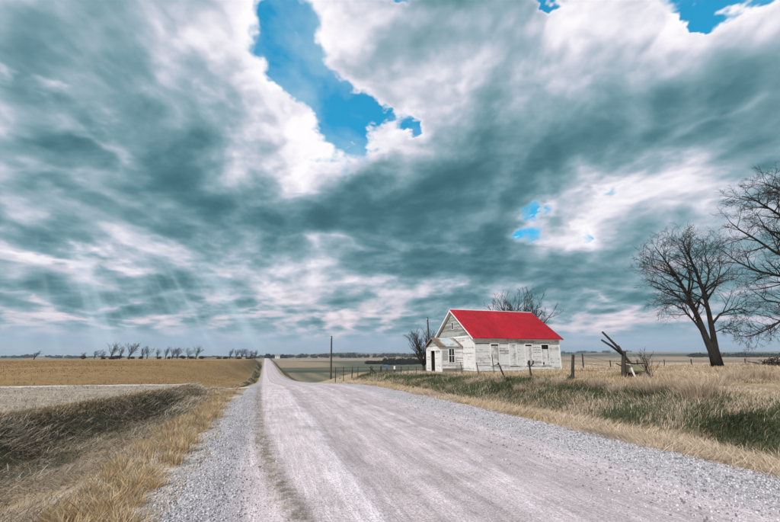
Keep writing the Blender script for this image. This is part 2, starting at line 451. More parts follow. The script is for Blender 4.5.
# colours of what grows or lies there (real surface colours)
C = dict(brown=(.29, .176, .075), stub=(.37, .30, .235), lane=(.55, .50, .48), straw=(.36, .265, .165), green=(.062, .070, .037), soil=(.105, .078, .054),
         dgreen=(.062, .062, .036), fgreen=(.105, .108, .068), tanfar=(.28, .205, .135), pinktan=(.31, .235, .175))
def ground_color(X, Y):
    n1 = fbm(X * .5, Y * .5, 41, 4); n2 = fbm(X * 1.7, Y * 1.7, 43, 3); n3 = fbm(X * .06, Y * .06, 45, 4)
    c = np.zeros(X.shape + (3,))
    def setc(w, name):
        w = np.clip(w, 0, 1)[..., None]; c[:] = c * (1 - w) + np.array(C[name]) * w
    D = np.hypot(X, Y); az = np.arctan2(X, Y)
    setc(np.ones_like(X), 'straw')
    # left
    L = X < XL
    bx = bank_x(Y)
    setc(L * sst(-.15, .25, n1 + .25 * n2 - .05) * .75, 'soil')
    setc(L * sst(-2.3, -1.5, X) * (1 - sst(18, 28, Y)) * (.45 + .5 * n2), 'lane')
    setc(L * (X < bx + 2.6) * (X > bx - .2) * sst(-.5, .1, n1) * .8, 'dgreen')
    setc(L * sst(bx + .1, bx - .6, X), 'stub')
    setc(L * sst(30.4, 31.2, Y) * sst(-2.2, -2.9, X), 'brown')
    setc(L * sst(30, 33, Y) * sst(-3.4 - .008 * Y, -3. - .006 * Y, X), 'straw')
    setc(L * sst(30, 33, Y) * sst(-3.2, -2.8, X) * sst(-1.6, -2.0, X) * sst(-.4, .1, n1), 'dgreen')
    lane = np.exp(-((Y - 29.2 - .05 * n2) / 1.05) ** 6) * sst(-1.6, -2.6, X)
    setc(L * lane, 'lane')
    setc(L * sst(330, 350, Y), 'tanfar')
    # right
    Rr = X > XR
    band = np.exp(-((X - 11.6 - .6 * n1) / 1.7) ** 4) * (1 - sst(34, 46, Y))
    setc(Rr * band * sst(-.55, .0, n1 + .3 * n2), 'green')
    setc(Rr * np.exp(-((X - 9.7) / .5) ** 2) * sst(-.2, .3, n2) * (1 - sst(20, 30, Y)) * .8, 'soil')
    setc(Rr * (X > 13) * (X < 45) * sst(.10, .35, n3 + .4 * n1) * (1 - sst(30, 50, D)) * .7, 'green')
    # fields in the valley and beyond the yard
    far = Rr * sst(60, 80, Y)
    setc(far, 'fgreen')
    rows = .5 + .5 * np.sin(X * .55 + .3 * n1)
    setc(far * (Y < 250) * rows * .6, 'tanfar')
    setc(far * (Y > 250) * (Y < 290), 'dgreen'); setc(far * (Y > 330) * (Y < 350), 'dgreen')
    setc(far * (Y > 350) * sst(.0, .2, vnoise(X * .004, Y * .0022, 3)), 'tanfar')
    setc(far * (Y > 600) * sst(-.1, .1, vnoise(X * .003 + 5, Y * .0017, 8)), 'pinktan')
    setc(far * (Y > 90) * (X < 13) * (X > 9.5) * .8, 'dgreen'); setc(far * (X < 9.5), 'straw')
    plain = Rr * sst(R(38), R(41), az) * sst(42, 60, D)
    setc(plain, 'pinktan')
    setc(plain * sst(-.05, .25, np.sin(D * .045) * .5 + .3 * vnoise(X * .01, Y * .03, 5)) * .55, 'straw')
    setc(plain * np.exp(-((D - 118) / 9) ** 2) * .6, 'soil'); setc(plain * np.exp(-((D - 240) / 16) ** 2) * .6, 'dgreen')
    ff = sst(900, 1500, D)
    setc(ff, 'tanfar'); setc(ff * sst(-.05, .1, vnoise(az * 22, D * .004, 12)), 'dgreen'); setc(ff * sst(.2, .3, vnoise(az * 31, D * .005, 15)), 'fgreen')
    return c
nx, ny = len(gx), len(gy)
idx = np.arange(nx * ny).reshape(ny, nx)
quads = np.stack([idx[:-1, :-1], idx[:-1, 1:], idx[1:, 1:], idx[1:, :-1]], -1).reshape(-1, 4)
GC = ground_color(GX, GY)
g = new_mat("ground_earth", .95)
p = pos(g); base = attr(g, 'tint')
nA = g.noise(p, 1.3, 6, .65); nB = g.noise(p, 11., 5, .7); nC = g.noise(p, .05, 4, .6)
v = g.m('MULTIPLY', g.rng(nA, .25, .75, .62, 1.38), g.rng(nB, .25, .75, .6, 1.4))
v = g.mul(v, g.rng(nC, .3, .7, .85, 1.15))
cc = g.vm('SCALE', base, scale=v)
g.put(g.b.inputs['Base Color'], cc)
g.put(g.b.inputs['Normal'], bump(g, nB, .9, .05, bump(g, nA, .6, .12)))
ground = np_mesh("ground", np.stack([GX, GY, GZ], -1).reshape(-1, 3), quads, g.mat, colors=GC.reshape(-1, 3), smooth=True)
tag(ground, kind='structure')

# ------------------------------------------------------------------ gravel road sheet
rx = np.arange(XL - .45, XR + .451, .07)
ry = np.array(list(np.arange(-7, 24, .12)) + grow(24, .12, 1.045, 1290)[1:])
RX, RY = np.meshgrid(rx, ry)
def road_z(X, Y):
    z = zroad(Y) + .012
    wob = .10 * vnoise(Y * .21, Y * 0, 3) + .05 * vnoise(Y * .9, Y * 0, 4)
    fade = 1 - sst(30, 60, Y)
    rut = lambda c, w, d: d * np.exp(-((X - c - wob) / w) ** 2)
    z = z - fade * (rut(.02, .28, .022) + rut(1.65, .3, .028) + rut(2.7, .3, .014) + rut(4.5, .4, .018))
    z = z + fade * (np.exp(-((X + .2 - .7 * np.exp(-(Y - 4.7) / 5.) - wob) / .16) ** 2) * .018 + np.exp(-((X - 3.9 + np.exp(-(Y - 4) / 2.) - wob) / .13) ** 2) * .03 * (.5 + .5 * vnoise(Y * 2.1, X * 3, 9)) + rut(1.1, .25, .012) + rut(-.6, .3, .03) + rut(6.3, .7, .03))
    z = z + fade * .008 * fbm(X * 3, Y * 1.2, 51, 3)
    e = np.minimum(X - (XL + .30 * fbm(Y * 1.3, Y * 0 + 3.3, 61)), (XR + .28 * fbm(Y * 1.1, Y * 0 + 8.3, 63)) - X)
    z = z - .16 * sst(.12, -.42, e)
    return z
RZ = road_z(RX, RY)
g = new_mat("crushed_limestone_road", .92)
p = pos(g); x_, y_, z_ = g.sep(p)
ps = g.comb(x_, g.mul(y_, .10), 0.)                 # stretched along the direction of travel
wob = g.mul(g.sub(g.noise(g.comb(0., y_, 0.), .22, 3, .5, dim='2D'), .5), .55)
xw = g.add(g.sub(x_, wob), g.mul(g.sub(g.noise(p, 2.2, 4, .6), .5), .35))
xn = g.rng(xw, -1.2, 7.4)
def xr(x): return (x + 1.2) / 8.6
pale, mid_, dirt, lgt, gry = (.69, .575, .592), (.545, .452, .460), (.245, .198, .155), (.78, .675, .70), (.55, .495, .52)
cr = g.ramp(xn, [(xr(-1.1), (.46, .43, .445)), (xr(-.3), (.50, .455, .47)), (xr(-.1), pale), (xr(.9), pale), (xr(1.3), lgt), (xr(1.5), mid_), (xr(1.9), mid_),
                 (xr(2.2), pale), (xr(2.6), mid_), (xr(3.2), pale), (xr(3.6), mid_), (xr(4.8), (.56, .472, .49)), (xr(5.2), pale), (xr(5.6), gry), (xr(7.2), gry)])
streak = g.noise(ps, 9., 6, .7); patch = g.noise(p, .9, 5, .6); fine = g.noise(p, 38., 4, .75)
cells = g.voro(p, 60., out='Color'); cv = g.sep(cells)[0]
cellsB = g.voro(p, 30., out='Color'); cvB = g.sep(cellsB)[0]
# ragged dirt strip between the wheel tracks and the pale windrow that wander along the road
brk = g.noise(p, 1.6, 5, .7)
dc = g.add(-.2, g.mul(.7, g.m('EXPONENT', g.mul(g.sub(y_, 4.7), -.2))))
dd = g.m('ABSOLUTE', g.sub(g.sub(x_, dc), g.mul(g.sub(brk, .5), .35)))
dw = g.mul(g.rng(dd, .24, .06, 0, 1), g.rng(g.noise(p, 5.5, 5, .7), .38, .58, .35, 1.))
cr = g.mix(g.mul(dw, g.rng(y_, 45, 18, .15, 1.)), cr, (*dirt, 1))
wc = g.sub(3.9, g.m('EXPONENT', g.mul(g.sub(y_, 4.), -.5)))
wd = g.m('ABSOLUTE', g.sub(g.sub(x_, wc), g.mul(g.sub(brk, .5), .45)))
cr = g.mix(g.mul(g.rng(wd, .13, .02, 0, .85), g.rng(g.noise(p, 3., 4, .7), .36, .56)), cr, (*lgt, 1))
v = g.mul(g.mul(g.rng(streak, .3, .7, .76, 1.2), g.rng(patch, .3, .7, .86, 1.12)), g.rng(fine, .25, .75, .66, 1.28))
v = g.mul(v, g.rng(cv, 0, 1, .72, 1.16))
tyre = g.noise(g.comb(g.add(x_, g.mul(wob, .6)), g.mul(y_, .035), 0.), 8., 4, .6)
v = g.mul(v, g.rng(tyre, .34, .66, .90, 1.08))
edgeg = g.add(g.rng(xn, xr(5.1), xr(6.0)), g.rng(xn, xr(-.1), xr(-.5)))
v = g.mul(v, g.m('MULTIPLY_ADD', edgeg, g.rng(cvB, 0, 1, -.40, .18), 1.0))
patchdirt = g.mul(g.rng(g.noise(p, .55, 5, .62), .52, .66, 0, .55, True), g.rng(edgeg, .1, .5, 1., .15))
cr = g.mix(patchdirt, cr, (.42, .355, .34, 1))
g.put(g.b.inputs['Base Color'], g.vm('SCALE', cr, scale=v))
hb = bump(g, fine, .7, .012, bump(g, streak, .7, .03))
g.put(g.b.inputs['Normal'], bump(g, g.voro(p, 40.), .55, .012, hb))
nxr, nyr = len(rx), len(ry); idr = np.arange(nxr * nyr).reshape(nyr, nxr)
qr = np.stack([idr[:-1, :-1], idr[:-1, 1:], idr[1:, 1:], idr[1:, :-1]], -1).reshape(-1, 4)
road = np_mesh("gravel_road", np.stack([RX, RY, RZ], -1).reshape(-1, 3), qr, g.mat, smooth=True)
tag(road, kind='structure')
road_mat = g.mat

# crossing lane on the left and field drive on the right: thin gravel sheets following the ground
def strip(name, f, n, w, mat, lift=.03, m=9):
    V = []
    for i in range(n):
        t = i / (n - 1); c, d = f(t); nrm = Vector((-d.y, d.x)).normalized()
        for j in range(m):
            s = (j / (m - 1) - .5) * w * (1 + .06 * mnoise.noise(Vector((i * .35, j * .1, 3))))
            x, y = c.x + nrm.x * s, c.y + nrm.y * s
            V.append((x, y, zt(x, y) + (lift if 0 < j < m - 1 else -.06)))
    I = np.arange(n * m).reshape(n, m)
    q = np.stack([I[:-1, :-1], I[:-1, 1:], I[1:, 1:], I[1:, :-1]], -1).reshape(-1, 4)
    o = np_mesh(name, V, q, mat, smooth=True); tag(o, kind='structure'); return o
g = new_mat("lane_gravel", .95); p = pos(g)
c1 = g.ramp(g.noise(p, 1.2, 6, .65), [(.3, (.40, .355, .33)), (.5, (.56, .51, .50)), (.7, (.66, .61, .60))])
g.put(g.b.inputs['Base Color'], c1); g.put(g.b.inputs['Normal'], bump(g, g.noise(p, 20, 4, .7), .8, .02))
gd = new_mat("drive_dirt", .95); gd.put(gd.b.inputs["Base Color"], gd.ramp(gd.noise(pos(gd), 1., 5, .65), [(.3, (.30, .22, .14)), (.7, (.46, .37, .27))])); M_drive = gd.mat
strip("field_lane", lambda t: (Vector((-.7 - 95 * t ** 1.6, 29.1)), Vector((-1, 0))), 160, 1.8, g.mat)
strip("field_drive", lambda t: (Vector((6.8 + 14 * t, 62 + 2 * t)), Vector((1, .14))), 40, 5., M_drive, .06)

# ------------------------------------------------------------------ loose stones
g = new_mat("limestone_chips", .9)
cc = g.vm('SCALE', attr(g, 'tint'), scale=g.rng(g.noise(objco(g), 60, 3, .6), .3, .7, .82, 1.12))
g.put(g.b.inputs['Base Color'], cc); stone_mat = g.mat
def stones(name, X, Y, Z, size, label):
    n = len(X)
    cube = np.array([[-1, -1, -1], [1, -1, -1], [1, 1, -1], [-1, 1, -1], [-1, -1, 1], [1, -1, 1], [1, 1, 1], [-1, 1, 1]]) * .5
    F = np.array([[3, 2, 1, 0], [4, 5, 6, 7], [0, 1, 5, 4], [1, 2, 6, 5], [2, 3, 7, 6], [3, 0, 4, 7]])
    v = cube[None] * (1 + rng.uniform(-.45, .25, (n, 8, 3)))
    v = v * size[:, None, None] * rng.uniform(.6, 1.25, (n, 1, 3))
    q = rng.normal(size=(n, 4)); q /= np.linalg.norm(q, axis=1)[:, None]
    w, x, y, z = q.T
    Rm = np.stack([1 - 2 * (y * y + z * z), 2 * (x * y - z * w), 2 * (x * z + y * w), 2 * (x * y + z * w), 1 - 2 * (x * x + z * z), 2 * (y * z - x * w), 2 * (x * z - y * w), 2 * (y * z + x * w), 1 - 2 * (x * x + y * y)], -1).reshape(n, 3, 3)
    v = np.einsum('nij,nkj->nki', Rm, v)
    v += np.stack([X, Y, Z + size * .12], -1)[:, None]
    f = (F[None] + 8 * np.arange(n)[:, None, None]).reshape(-1, 4)
    t = rng.choice(3, n, p=[.50, .32, .18])
    c = np.array([(.58, .545, .565), (.43, .40, .415), (.20, .19, .20)])[t] * rng.uniform(.8, 1.15, (n, 1))
    o = np_mesh(name, v.reshape(-1, 3), f, stone_mat, colors=np.repeat(c, 8, 0))
    tag(o, label, 'gravel', kind='stuff'); return o
def road_pts(n, x0, x1, y0, y1, powr):
    X = rng.uniform(x0, x1, n); u = rng.uniform(0, 1, n) ** powr
    Y = y0 + (y1 - y0) * u; return X, Y
X, Y = road_pts(30000, XL - .95, .35, 3.2, 19, 1.9)
m = rng.uniform(size=len(X)) < np.clip((.15 - X) / .8, .06, 1) * np.clip(1.35 - (XL + .1 - X) / .55, .10, 1); X, Y = X[m], Y[m]
stones("loose_gravel", X, Y, np.maximum(road_z(X, Y), terrain(X, Y)), rng.uniform(.008, .015, len(X)) + .016 * rng.uniform(size=len(X)) ** 4, "loose pale crushed stones along the left edge of the road")
X, Y = road_pts(42000, 3.9, XR + .45, 2.2, 18, 1.7)
m = rng.uniform(size=len(X)) < np.clip((X - 4.2) / 2.2, .05, 1) * np.clip(1.2 - (X - XR) / .4, .1, 1); X, Y = X[m], Y[m]
stones("loose_gravel", X, Y, np.maximum(road_z(X, Y), terrain(X, Y)), rng.uniform(.009, .017, len(X)) + .018 * rng.uniform(size=len(X)) ** 4, "loose pale crushed stones along the right edge of the road")
X, Y = road_pts(15000, -.1, 5.2, 2.8, 12, 1.8)
m = rng.uniform(size=len(X)) < .25 + .75 * np.exp(-((X - .43) / .16) ** 2) + .5 * np.exp(-((X - 3.75) / .15) ** 2); X, Y = X[m], Y[m]
stones("loose_gravel", X, Y, road_z(X, Y) - .004, rng.uniform(.005, .013, len(X)), "small loose stones scattered over the wheel tracks")
# ------------------------------------------------------------------ grass
g = new_mat("dry_and_green_grass", .8)
cc = g.vm('SCALE', attr(g, 'tint'), scale=g.rng(g.noise(pos(g), 3., 3, .6), .3, .7, .85, 1.15))
g.put(g.b.inputs['Base Color'], cc)
tr = g.node('ShaderNodeBsdfTranslucent'); g.put(tr.inputs[0], cc)
mx = g.node('ShaderNodeMixShader'); mx.inputs[0].default_value = .28
g.l.new(g.b.outputs[0], mx.inputs[1]); g.l.new(tr.outputs[0], mx.inputs[2]); g.l.new(mx.outputs[0], g.o.inputs[0])
grass_mat = g.mat
def blade_arrays(B, hgt, wid, azi, tilt, bend):
    """B (n,3) roots; returns verts (n,5,3)"""
    n = len(B)
    d = np.stack([np.cos(azi), np.sin(azi), np.zeros(n)], -1)
    s = np.stack([-np.sin(azi), np.cos(azi), np.zeros(n)], -1)
    tw = rng.uniform(-1.2, 1.2, n)[:, None]; s = s * np.cos(tw) + d * np.sin(tw) * .9
    up = np.array([0, 0, 1.])
    a1 = tilt; a2 = np.clip(tilt + bend, 0, 2.3)
    m = B + (d * np.sin(a1)[:, None] + up * np.cos(a1)[:, None]) * (hgt * .52)[:, None]
    t = m + (d * np.sin(a2)[:, None] + up * np.cos(a2)[:, None]) * (hgt * .5)[:, None]
    w = wid[:, None] * s
    return np.stack([B - w * .5, B + w * .5, m - w * .38, m + w * .38, t], 1)
BF = np.array([[0, 1, 3, 2]]); BT = np.array([[2, 3, 4]])
def grass(name, X, Y, hgt, wid, azi, tilt, bend, colr, label, cat='grass', sink=.02, parent=None, kind='stuff'):
    n = len(X); Z = terrain(X, Y) - sink
    v = blade_arrays(np.stack([X, Y, Z], -1), hgt, wid, azi, tilt, bend)
    # lying stalks stay above the soil
    mid = v[:, 2:5].reshape(-1, 3); zz = terrain(mid[:, 0], mid[:, 1]).reshape(n, 3)
    v[:, 2:5, 2] = np.maximum(v[:, 2:5, 2], zz + rng.uniform(.004, .05, (n, 1)))
    o5 = 5 * np.arange(n)[:, None, None]
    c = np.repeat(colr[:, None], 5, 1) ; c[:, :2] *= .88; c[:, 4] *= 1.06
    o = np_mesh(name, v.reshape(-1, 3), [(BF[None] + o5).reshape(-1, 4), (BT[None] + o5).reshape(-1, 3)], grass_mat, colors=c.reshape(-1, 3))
    tag(o, label, cat, kind=kind); return o
def pal(n, cols, p, jit=.18):
    c = np.array(cols)[rng.choice(len(cols), n, p=p)]
    return c * rng.uniform(1 - jit, 1 + jit, (n, 1))
TAN = [(.52, .38, .225), (.43, .30, .17), (.60, .47, .31), (.29, .20, .12)]
GOLD = [(.60, .435, .255), (.50, .35, .19), (.68, .53, .35), (.33, .23, .13)]
ASH = [(.50, .41, .31), (.39, .31, .23), (.60, .51, .41), (.22, .17, .12)]
GREEN = [(.068, .090, .040), (.092, .110, .050), (.048, .068, .033), (.14, .135, .070)]
PINK = [(.58, .45, .335), (.50, .375, .265), (.66, .54, .43), (.36, .26, .175)]
def fan_pts(n, x0, x1, y0, y1, keep=None, powr=1.0, dmin=2.):
    """points whose density falls with distance so that they cover the picture evenly"""
    X = np.empty(0); Y = np.empty(0)
    while len(X) < n:
        u = rng.uniform(0, 1, 4 * n); x = rng.uniform(x0, x1, 4 * n)
        y = np.exp(np.log(y0) + u * (np.log(y1) - np.log(y0))) if powr else y0 + u * (y1 - y0)
        k_ = np.ones(4 * n, bool) if keep is None else rng.uniform(size=4 * n) < keep(x, y)
        X = np.concatenate([X, x[k_]]); Y = np.concatenate([Y, y[k_]])
    return X[:n], Y[:n]
def az_wind(n, mean=R(-35), sd=.9): return rng.normal(mean, sd, n)
def az_swirl(X, Y, mean, amp=3.2, sd=.45): return mean + amp * fbm(X * .55, Y * .55, 99, 3) + rng.normal(0, sd, len(X))

# left ditch: matted, fallen stalks
n = 46000
keep = lambda x, y: (x > bank_x(y) - .4) * (rng.uniform(size=x.shape) < sst(-1.3, -2.5, x)) * np.clip(.5 + 1.2 * fbm(x * .8, y * .8, 71), .05, 1)
X, Y = fan_pts(n, -8, -1.3, 3.6, 29, keep); D = np.hypot(X, Y)
grass("matted_dry_grass", X, Y, rng.uniform(.12, .42, n), .005 + .0009 * D, az_swirl(X, Y, R(-20), 3., 1.0), rng.uniform(.8, 1.5, n), rng.uniform(0, .5, n),
      pal(n, ASH, [.35, .25, .25, .15]), "matted pale straw lying in the ditch beside the road")
n = 36000
keep = lambda x, y: (x > bank_x(y) - .3) * (x < XL - 1.3) * np.clip(.25 + .6 * sst(bank_x(y) + 2.8, bank_x(y) + 1.2, x) + .9 * fbm(x * .6 + 9, y * .6, 73), .03, 1)
X, Y = fan_pts(n, -8, -1.8, 3.6, 29, keep); D = np.hypot(X, Y)
grass("ditch_grass", X, Y, rng.uniform(.06, .17, n) * (1 - .8 * sst(18, 26, Y)), .0035 + .0007 * D, az_wind(n, 0, 2.), rng.uniform(.1, .9, n), rng.uniform(.1, .9, n),
      pal(n, [(.115, .108, .062), (.17, .135, .085), (.27, .20, .13), (.07, .07, .04)], [.35, .25, .2, .2]), "short dark grass and weeds on the ditch bank")
# rim of the far bank
n = 8000
Y = rng.uniform(5, 25, n); X = bank_x(Y) + rng.normal(0, .3, n); D = np.hypot(X, Y)
grass("bank_grass", X, Y, rng.uniform(.08, .24, n) * (1 - .6 * sst(14, 24, Y)), .004 + .0007 * D, az_wind(n, 0, 1.5), rng.uniform(.1, .8, n), rng.uniform(.1, .8, n), pal(n, TAN, [.3, .3, .1, .3]), "low tan grass along the rim of the ditch")
# stubble on the pale field
n = 30000
keep = lambda x, y: (x < bank_x(y) - .2) * np.clip(.5 + .7 * fbm(x * .9, y * .9, 77), .05, 1) * (np.abs(y - 29.1) > 1.25)
X, Y = fan_pts(n, -26, -4, 9, 30.6, keep); D = np.hypot(X, Y)
grass("crop_stubble", X, Y, rng.uniform(.05, .2, n), .005 + .0009 * D, rng.uniform(-3.1, 3.1, n), rng.uniform(.5, 1.5, n), rng.uniform(0, .3, n),
      pal(n, [(.55, .465, .38), (.45, .37, .29), (.62, .545, .47), (.28, .215, .155)], [.35, .3, .2, .15]), "pale crop stubble on the strip beyond the ditch")
# shorn brown hayfield beyond the lane
n = 36000
X, Y = fan_pts(n, -170, -5, 30.8, 180, lambda x, y: (x < -2.9 - .012 * y) * (x > -1.05 * y) * np.clip(.55 + .8 * fbm(x * .12, y * .12, 79), .1, 1)); D = np.hypot(X, Y)
grass("hayfield_grass", X, Y, rng.uniform(.08, .2, n), .005 + .0011 * D, rng.uniform(-3.1, 3.1, n), rng.uniform(.2, 1.1, n), rng.uniform(0, .5, n),
      pal(n, [(.38, .24, .11), (.29, .18, .08), (.46, .31, .16), (.19, .125, .06)], [.4, .3, .15, .15]), "short brown grass of the hayfield beyond the lane")
# left cut bank past the lane
n = 8000
X, Y = fan_pts(n, -8, -1.4, 31, 320, lambda x, y: (x > -3. - .007 * y) * 1.); D = np.hypot(X, Y)
grass("verge_grass", X, Y, rng.uniform(.08, .24, n), .004 + .0009 * D, az_wind(n), rng.uniform(.1, .8, n), rng.uniform(.1, .9, n),
      np.where((fbm(X * .3, Y * .1, 81) > -.05)[:, None], pal(n, GREEN, [.3, .2, .4, .1]), pal(n, TAN, [.4, .3, .2, .1])), "weedy verge along the far left side of the road")

# right: flattened straw strip next to the gravel
n = 36000
X, Y = fan_pts(n, 7.0, 10.2, 2.4, 42, lambda x, y: np.clip(1.25 - np.abs(x - 8.3) / 1.5, .05, 1) * np.clip(.6 + .8 * fbm(x, y * .5, 83), .1, 1)); D = np.hypot(X, Y)
grass("flattened_straw", X, Y, rng.uniform(.14, .45, n), .0045 + .0009 * D, az_swirl(X, Y, R(60), 3., .6), rng.uniform(.8, 1.5, n), rng.uniform(0, .4, n), np.where((fbm(X * .8, Y * .5, 97) > -.1)[:, None], pal(n, PINK, [.3, .3, .2, .2]), pal(n, TAN, [.3, .25, .25, .2])), "flattened tan straw beside the right edge of the gravel")
# right: green bank
n = 76000
keep = lambda x, y: np.exp(-((x - 11.4) / 1.9) ** 4) * np.clip(.75 + 1.2 * fbm(x * .5, y * .38, 85, 3), .08, 1)
X, Y = fan_pts(n, 9, 14.5, 2.6, 44, keep); D = np.hypot(X, Y)
mixg = fbm(X * .9, Y * .9, 87) + rng.normal(0, .35, n)
grass("green_grass", X, Y, rng.uniform(.12, .36, n), .0035 + .00075 * D, az_swirl(X, Y, R(20), 4., .7), rng.uniform(.1, .9, n), rng.uniform(.2, 1.1, n),
      np.where((mixg > -.42)[:, None], pal(n, GREEN, [.4, .25, .25, .1]), pal(n, PINK, [.3, .3, .1, .3])), "green grass growing on the bank above the right ditch")
# right: dry grass among the green, and the tall yard grass
n = 90000
keep = lambda x, y: np.where(x < 13, np.clip(.02 + 1.5 * fbm(x * .6 + 30, y * .6, 89, 3), .03, .9), np.clip(.5 + 1.3 * fbm(x * .7, y * .7, 90, 3), .04, 1)) * (x < .95 * y + 16) * (1 - sst(40, 46, y) * (x < 13))
X, Y = fan_pts(n, 9.4, 36, 2.6, 41.5, keep); D = np.hypot(X, Y)
tall = np.clip(.55 + .5 * fbm(X * .5, Y * .5, 91, 3), .3, 1.1)
grass("tall_dry_grass", X, Y, rng.uniform(.2, .52, n) * tall, .003 + .0007 * D, az_swirl(X, Y, R(15), 3.5, .8), rng.uniform(.1, .95, n), rng.uniform(.2, 1.5, n),
      np.where((fbm(X * .35, Y * .35, 93) > .0)[:, None], pal(n, PINK, [.3, .25, .2, .25], .3), pal(n, TAN, [.25, .25, .2, .3], .3)), "tall dry tan grass on the bank and around the old house")
n = 30000
X, Y = fan_pts(n, 10, 150, 8, 110, lambda x, y: ((x > 30) | (y > 39)) * (x > .3 * y + 2) * (x < 1.9 * y + 20) * ~((x > 19) * (x < 34) * (y > 39) * (y < 50)) * np.clip(.6 + .6 * fbm(x * .2, y * .2, 95), .1, 1)); D = np.hypot(X, Y)
grass("pasture_grass", X, Y, rng.uniform(.2, .5, n), .004 + .0008 * D, az_wind(n, R(15), .8), rng.uniform(.05, .6, n), rng.uniform(.1, 1., n), pal(n, PINK, [.35, .3, .15, .2]), "dry pasture grass behind the yard fence")
# sparse dry blades in the dirt strip between the wheel tracks
n = 3200
Y = np.exp(rng.uniform(np.log(4), np.log(22), n)); X = -.2 + .7 * np.exp(-(Y - 4.7) / 5.) + rng.normal(0, .12, n)
k_ = fbm(X * 3, Y * 1.2, 103, 3) > -.15; X, Y = X[k_], Y[k_]; n = len(X); D = np.hypot(X, Y)
grass("track_grass", X, Y, rng.uniform(.02, .06, n), .003 + .0006 * D, rng.uniform(-3.1, 3.1, n), rng.uniform(.4, 1.4, n), rng.uniform(0, .5, n), pal(n, TAN, [.3, .3, .1, .3]), "sparse dry grass in the dirt strip between wheel tracks", sink=-.075)
# ------------------------------------------------------------------ the old white house with the red roof
def wood_mat(name, paint, bare, peel, rough=.85, stretch=(1, 1, 1), sc=1.):
    """flaking paint over grey wood"""
    g = new_mat(name, rough); p = g.mapping(pos(g), sc=stretch)
    n1 = g.noise(p, 2.2 * sc, 6, .68); n2 = g.noise(p, .55 * sc, 4, .6); n3 = g.noise(p, 14 * sc, 4, .7)
    f = g.add(g.add(g.mul(n1, .55), g.mul(n2, .65)), g.mul(n3, .28))
    t = attr(g, 'tint'); tv = g.sep(t)[0]
    w = g.rng(g.add(f, g.mul(g.sub(1., tv), .55)), peel, peel + .20, 0, .9)
    bc = g.mix(g.rng(n3, .3, .7), tuple(c * .62 for c in bare), bare)
    pc = g.mix(g.rng(n2, .35, .65), tuple(c * .86 for c in paint), paint)
    g.put(g.b.inputs['Base Color'], g.mix(w, pc, bc))
    g.put(g.b.inputs['Normal'], bump(g, g.sub(n3, w), .5, .01))
    return g.mat
M_side = wood_mat("flaking_white_clapboard", (.80, .785, .775), (.38, .355, .335), .80, stretch=(.9, .9, 1.5), sc=1.7)
M_gab = wood_mat("weathered_gable_boards", (.46, .46, .43), (.25, .255, .225), .80, stretch=(.6, .6, 2.))
M_trim = wood_mat("white_trim_boards", (.84, .82, .80), (.42, .39, .35), 1.0)
M_bare = wood_mat("grey_bare_wood", (.30, .27, .24), (.16, .14, .12), .72)
M_ply = wood_mat("grey_plywood_patch", (.40, .42, .38), (.26, .26, .23), .75)
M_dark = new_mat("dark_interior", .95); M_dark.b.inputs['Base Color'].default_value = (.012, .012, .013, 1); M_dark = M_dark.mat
g = new_mat("window_glass", .08); g.b.inputs['Base Color'].default_value = (.015, .018, .02, 1); g.b.inputs['Specular IOR Level'].default_value = .5; M_glass = g.mat
g = new_mat("rubble_foundation", .95); p = pos(g)
g.put(g.b.inputs['Base Color'], g.ramp(g.noise(p, 3, 5, .65), [(.3, (.16, .15, .14)), (.7, (.38, .36, .34))])); g.put(g.b.inputs['Normal'], bump(g, g.voro(p, 4.), .8, .04)); M_found = g.mat
g = new_mat("red_roof_sheet", .42); p = pos(g)
n1 = g.noise(p, .8, 5, .6); n2 = g.noise(g.mapping(p, sc=(6, .7, .7)), 2., 4, .6)
tv = g.sep(attr(g, 'tint'))[0]
cr = g.ramp(n1, [(.3, (.31, .005, .013)), (.55, (.38, .008, .019)), (.75, (.43, .012, .025))])
g.put(g.b.inputs['Base Color'], g.vm('SCALE', cr, scale=g.mul(tv, g.rng(n2, .3, .7, .80, 1.14))))
g.put(g.b.inputs['Normal'], bump(g, n1, .25, .05)); g.b.inputs['Specular IOR Level'].default_value = .3; M_red = g.mat
g = new_mat("rusty_galvanised_sheet", .5); p = pos(g)
n1 = g.noise(p, 1.6, 6, .7)
x_, y_, z_ = g.sep(p)
rustw = g.add(g.rng(x_, 19.9, 19.2, 0, .34), g.rng(x_, 21.2, 22., 0, .3))
cr = g.ramp(g.add(n1, rustw), [(.42, (.56, .62, .65)), (.56, (.44, .47, .48)), (.64, (.28, .21, .15)), (.78, (.19, .115, .07))])
g.put(g.b.inputs['Base Color'], cr); g.put(g.b.inputs['Metallic'], .15); M_tin = g.mat

HX0, HX1, HY0, HY1 = 22.0, 33.3, 39.3, 49.6
HR, ZE, ZR_, ZF = 44.45, 3.78, 7.25, .12          # ridge y, wall top, ridge height, siding foot
house = empty("abandoned_schoolhouse", (22, 39.3, -.2))
tag(house, "small abandoned white clapboard schoolhouse with flaking paint and a bright red roof", "house")
HO = (22, 39.3, -.2)
def hb(mb, name, mat, parent=house, **kw):
    return mb.build(name, mat, parent, off=HO if parent is house else None, **kw)
# children of parts inherit the house origin, so sub-part meshes are offset the same way
def hs(mb, name, mat, parent):
    return mb.build(name, mat, parent, off=HO)

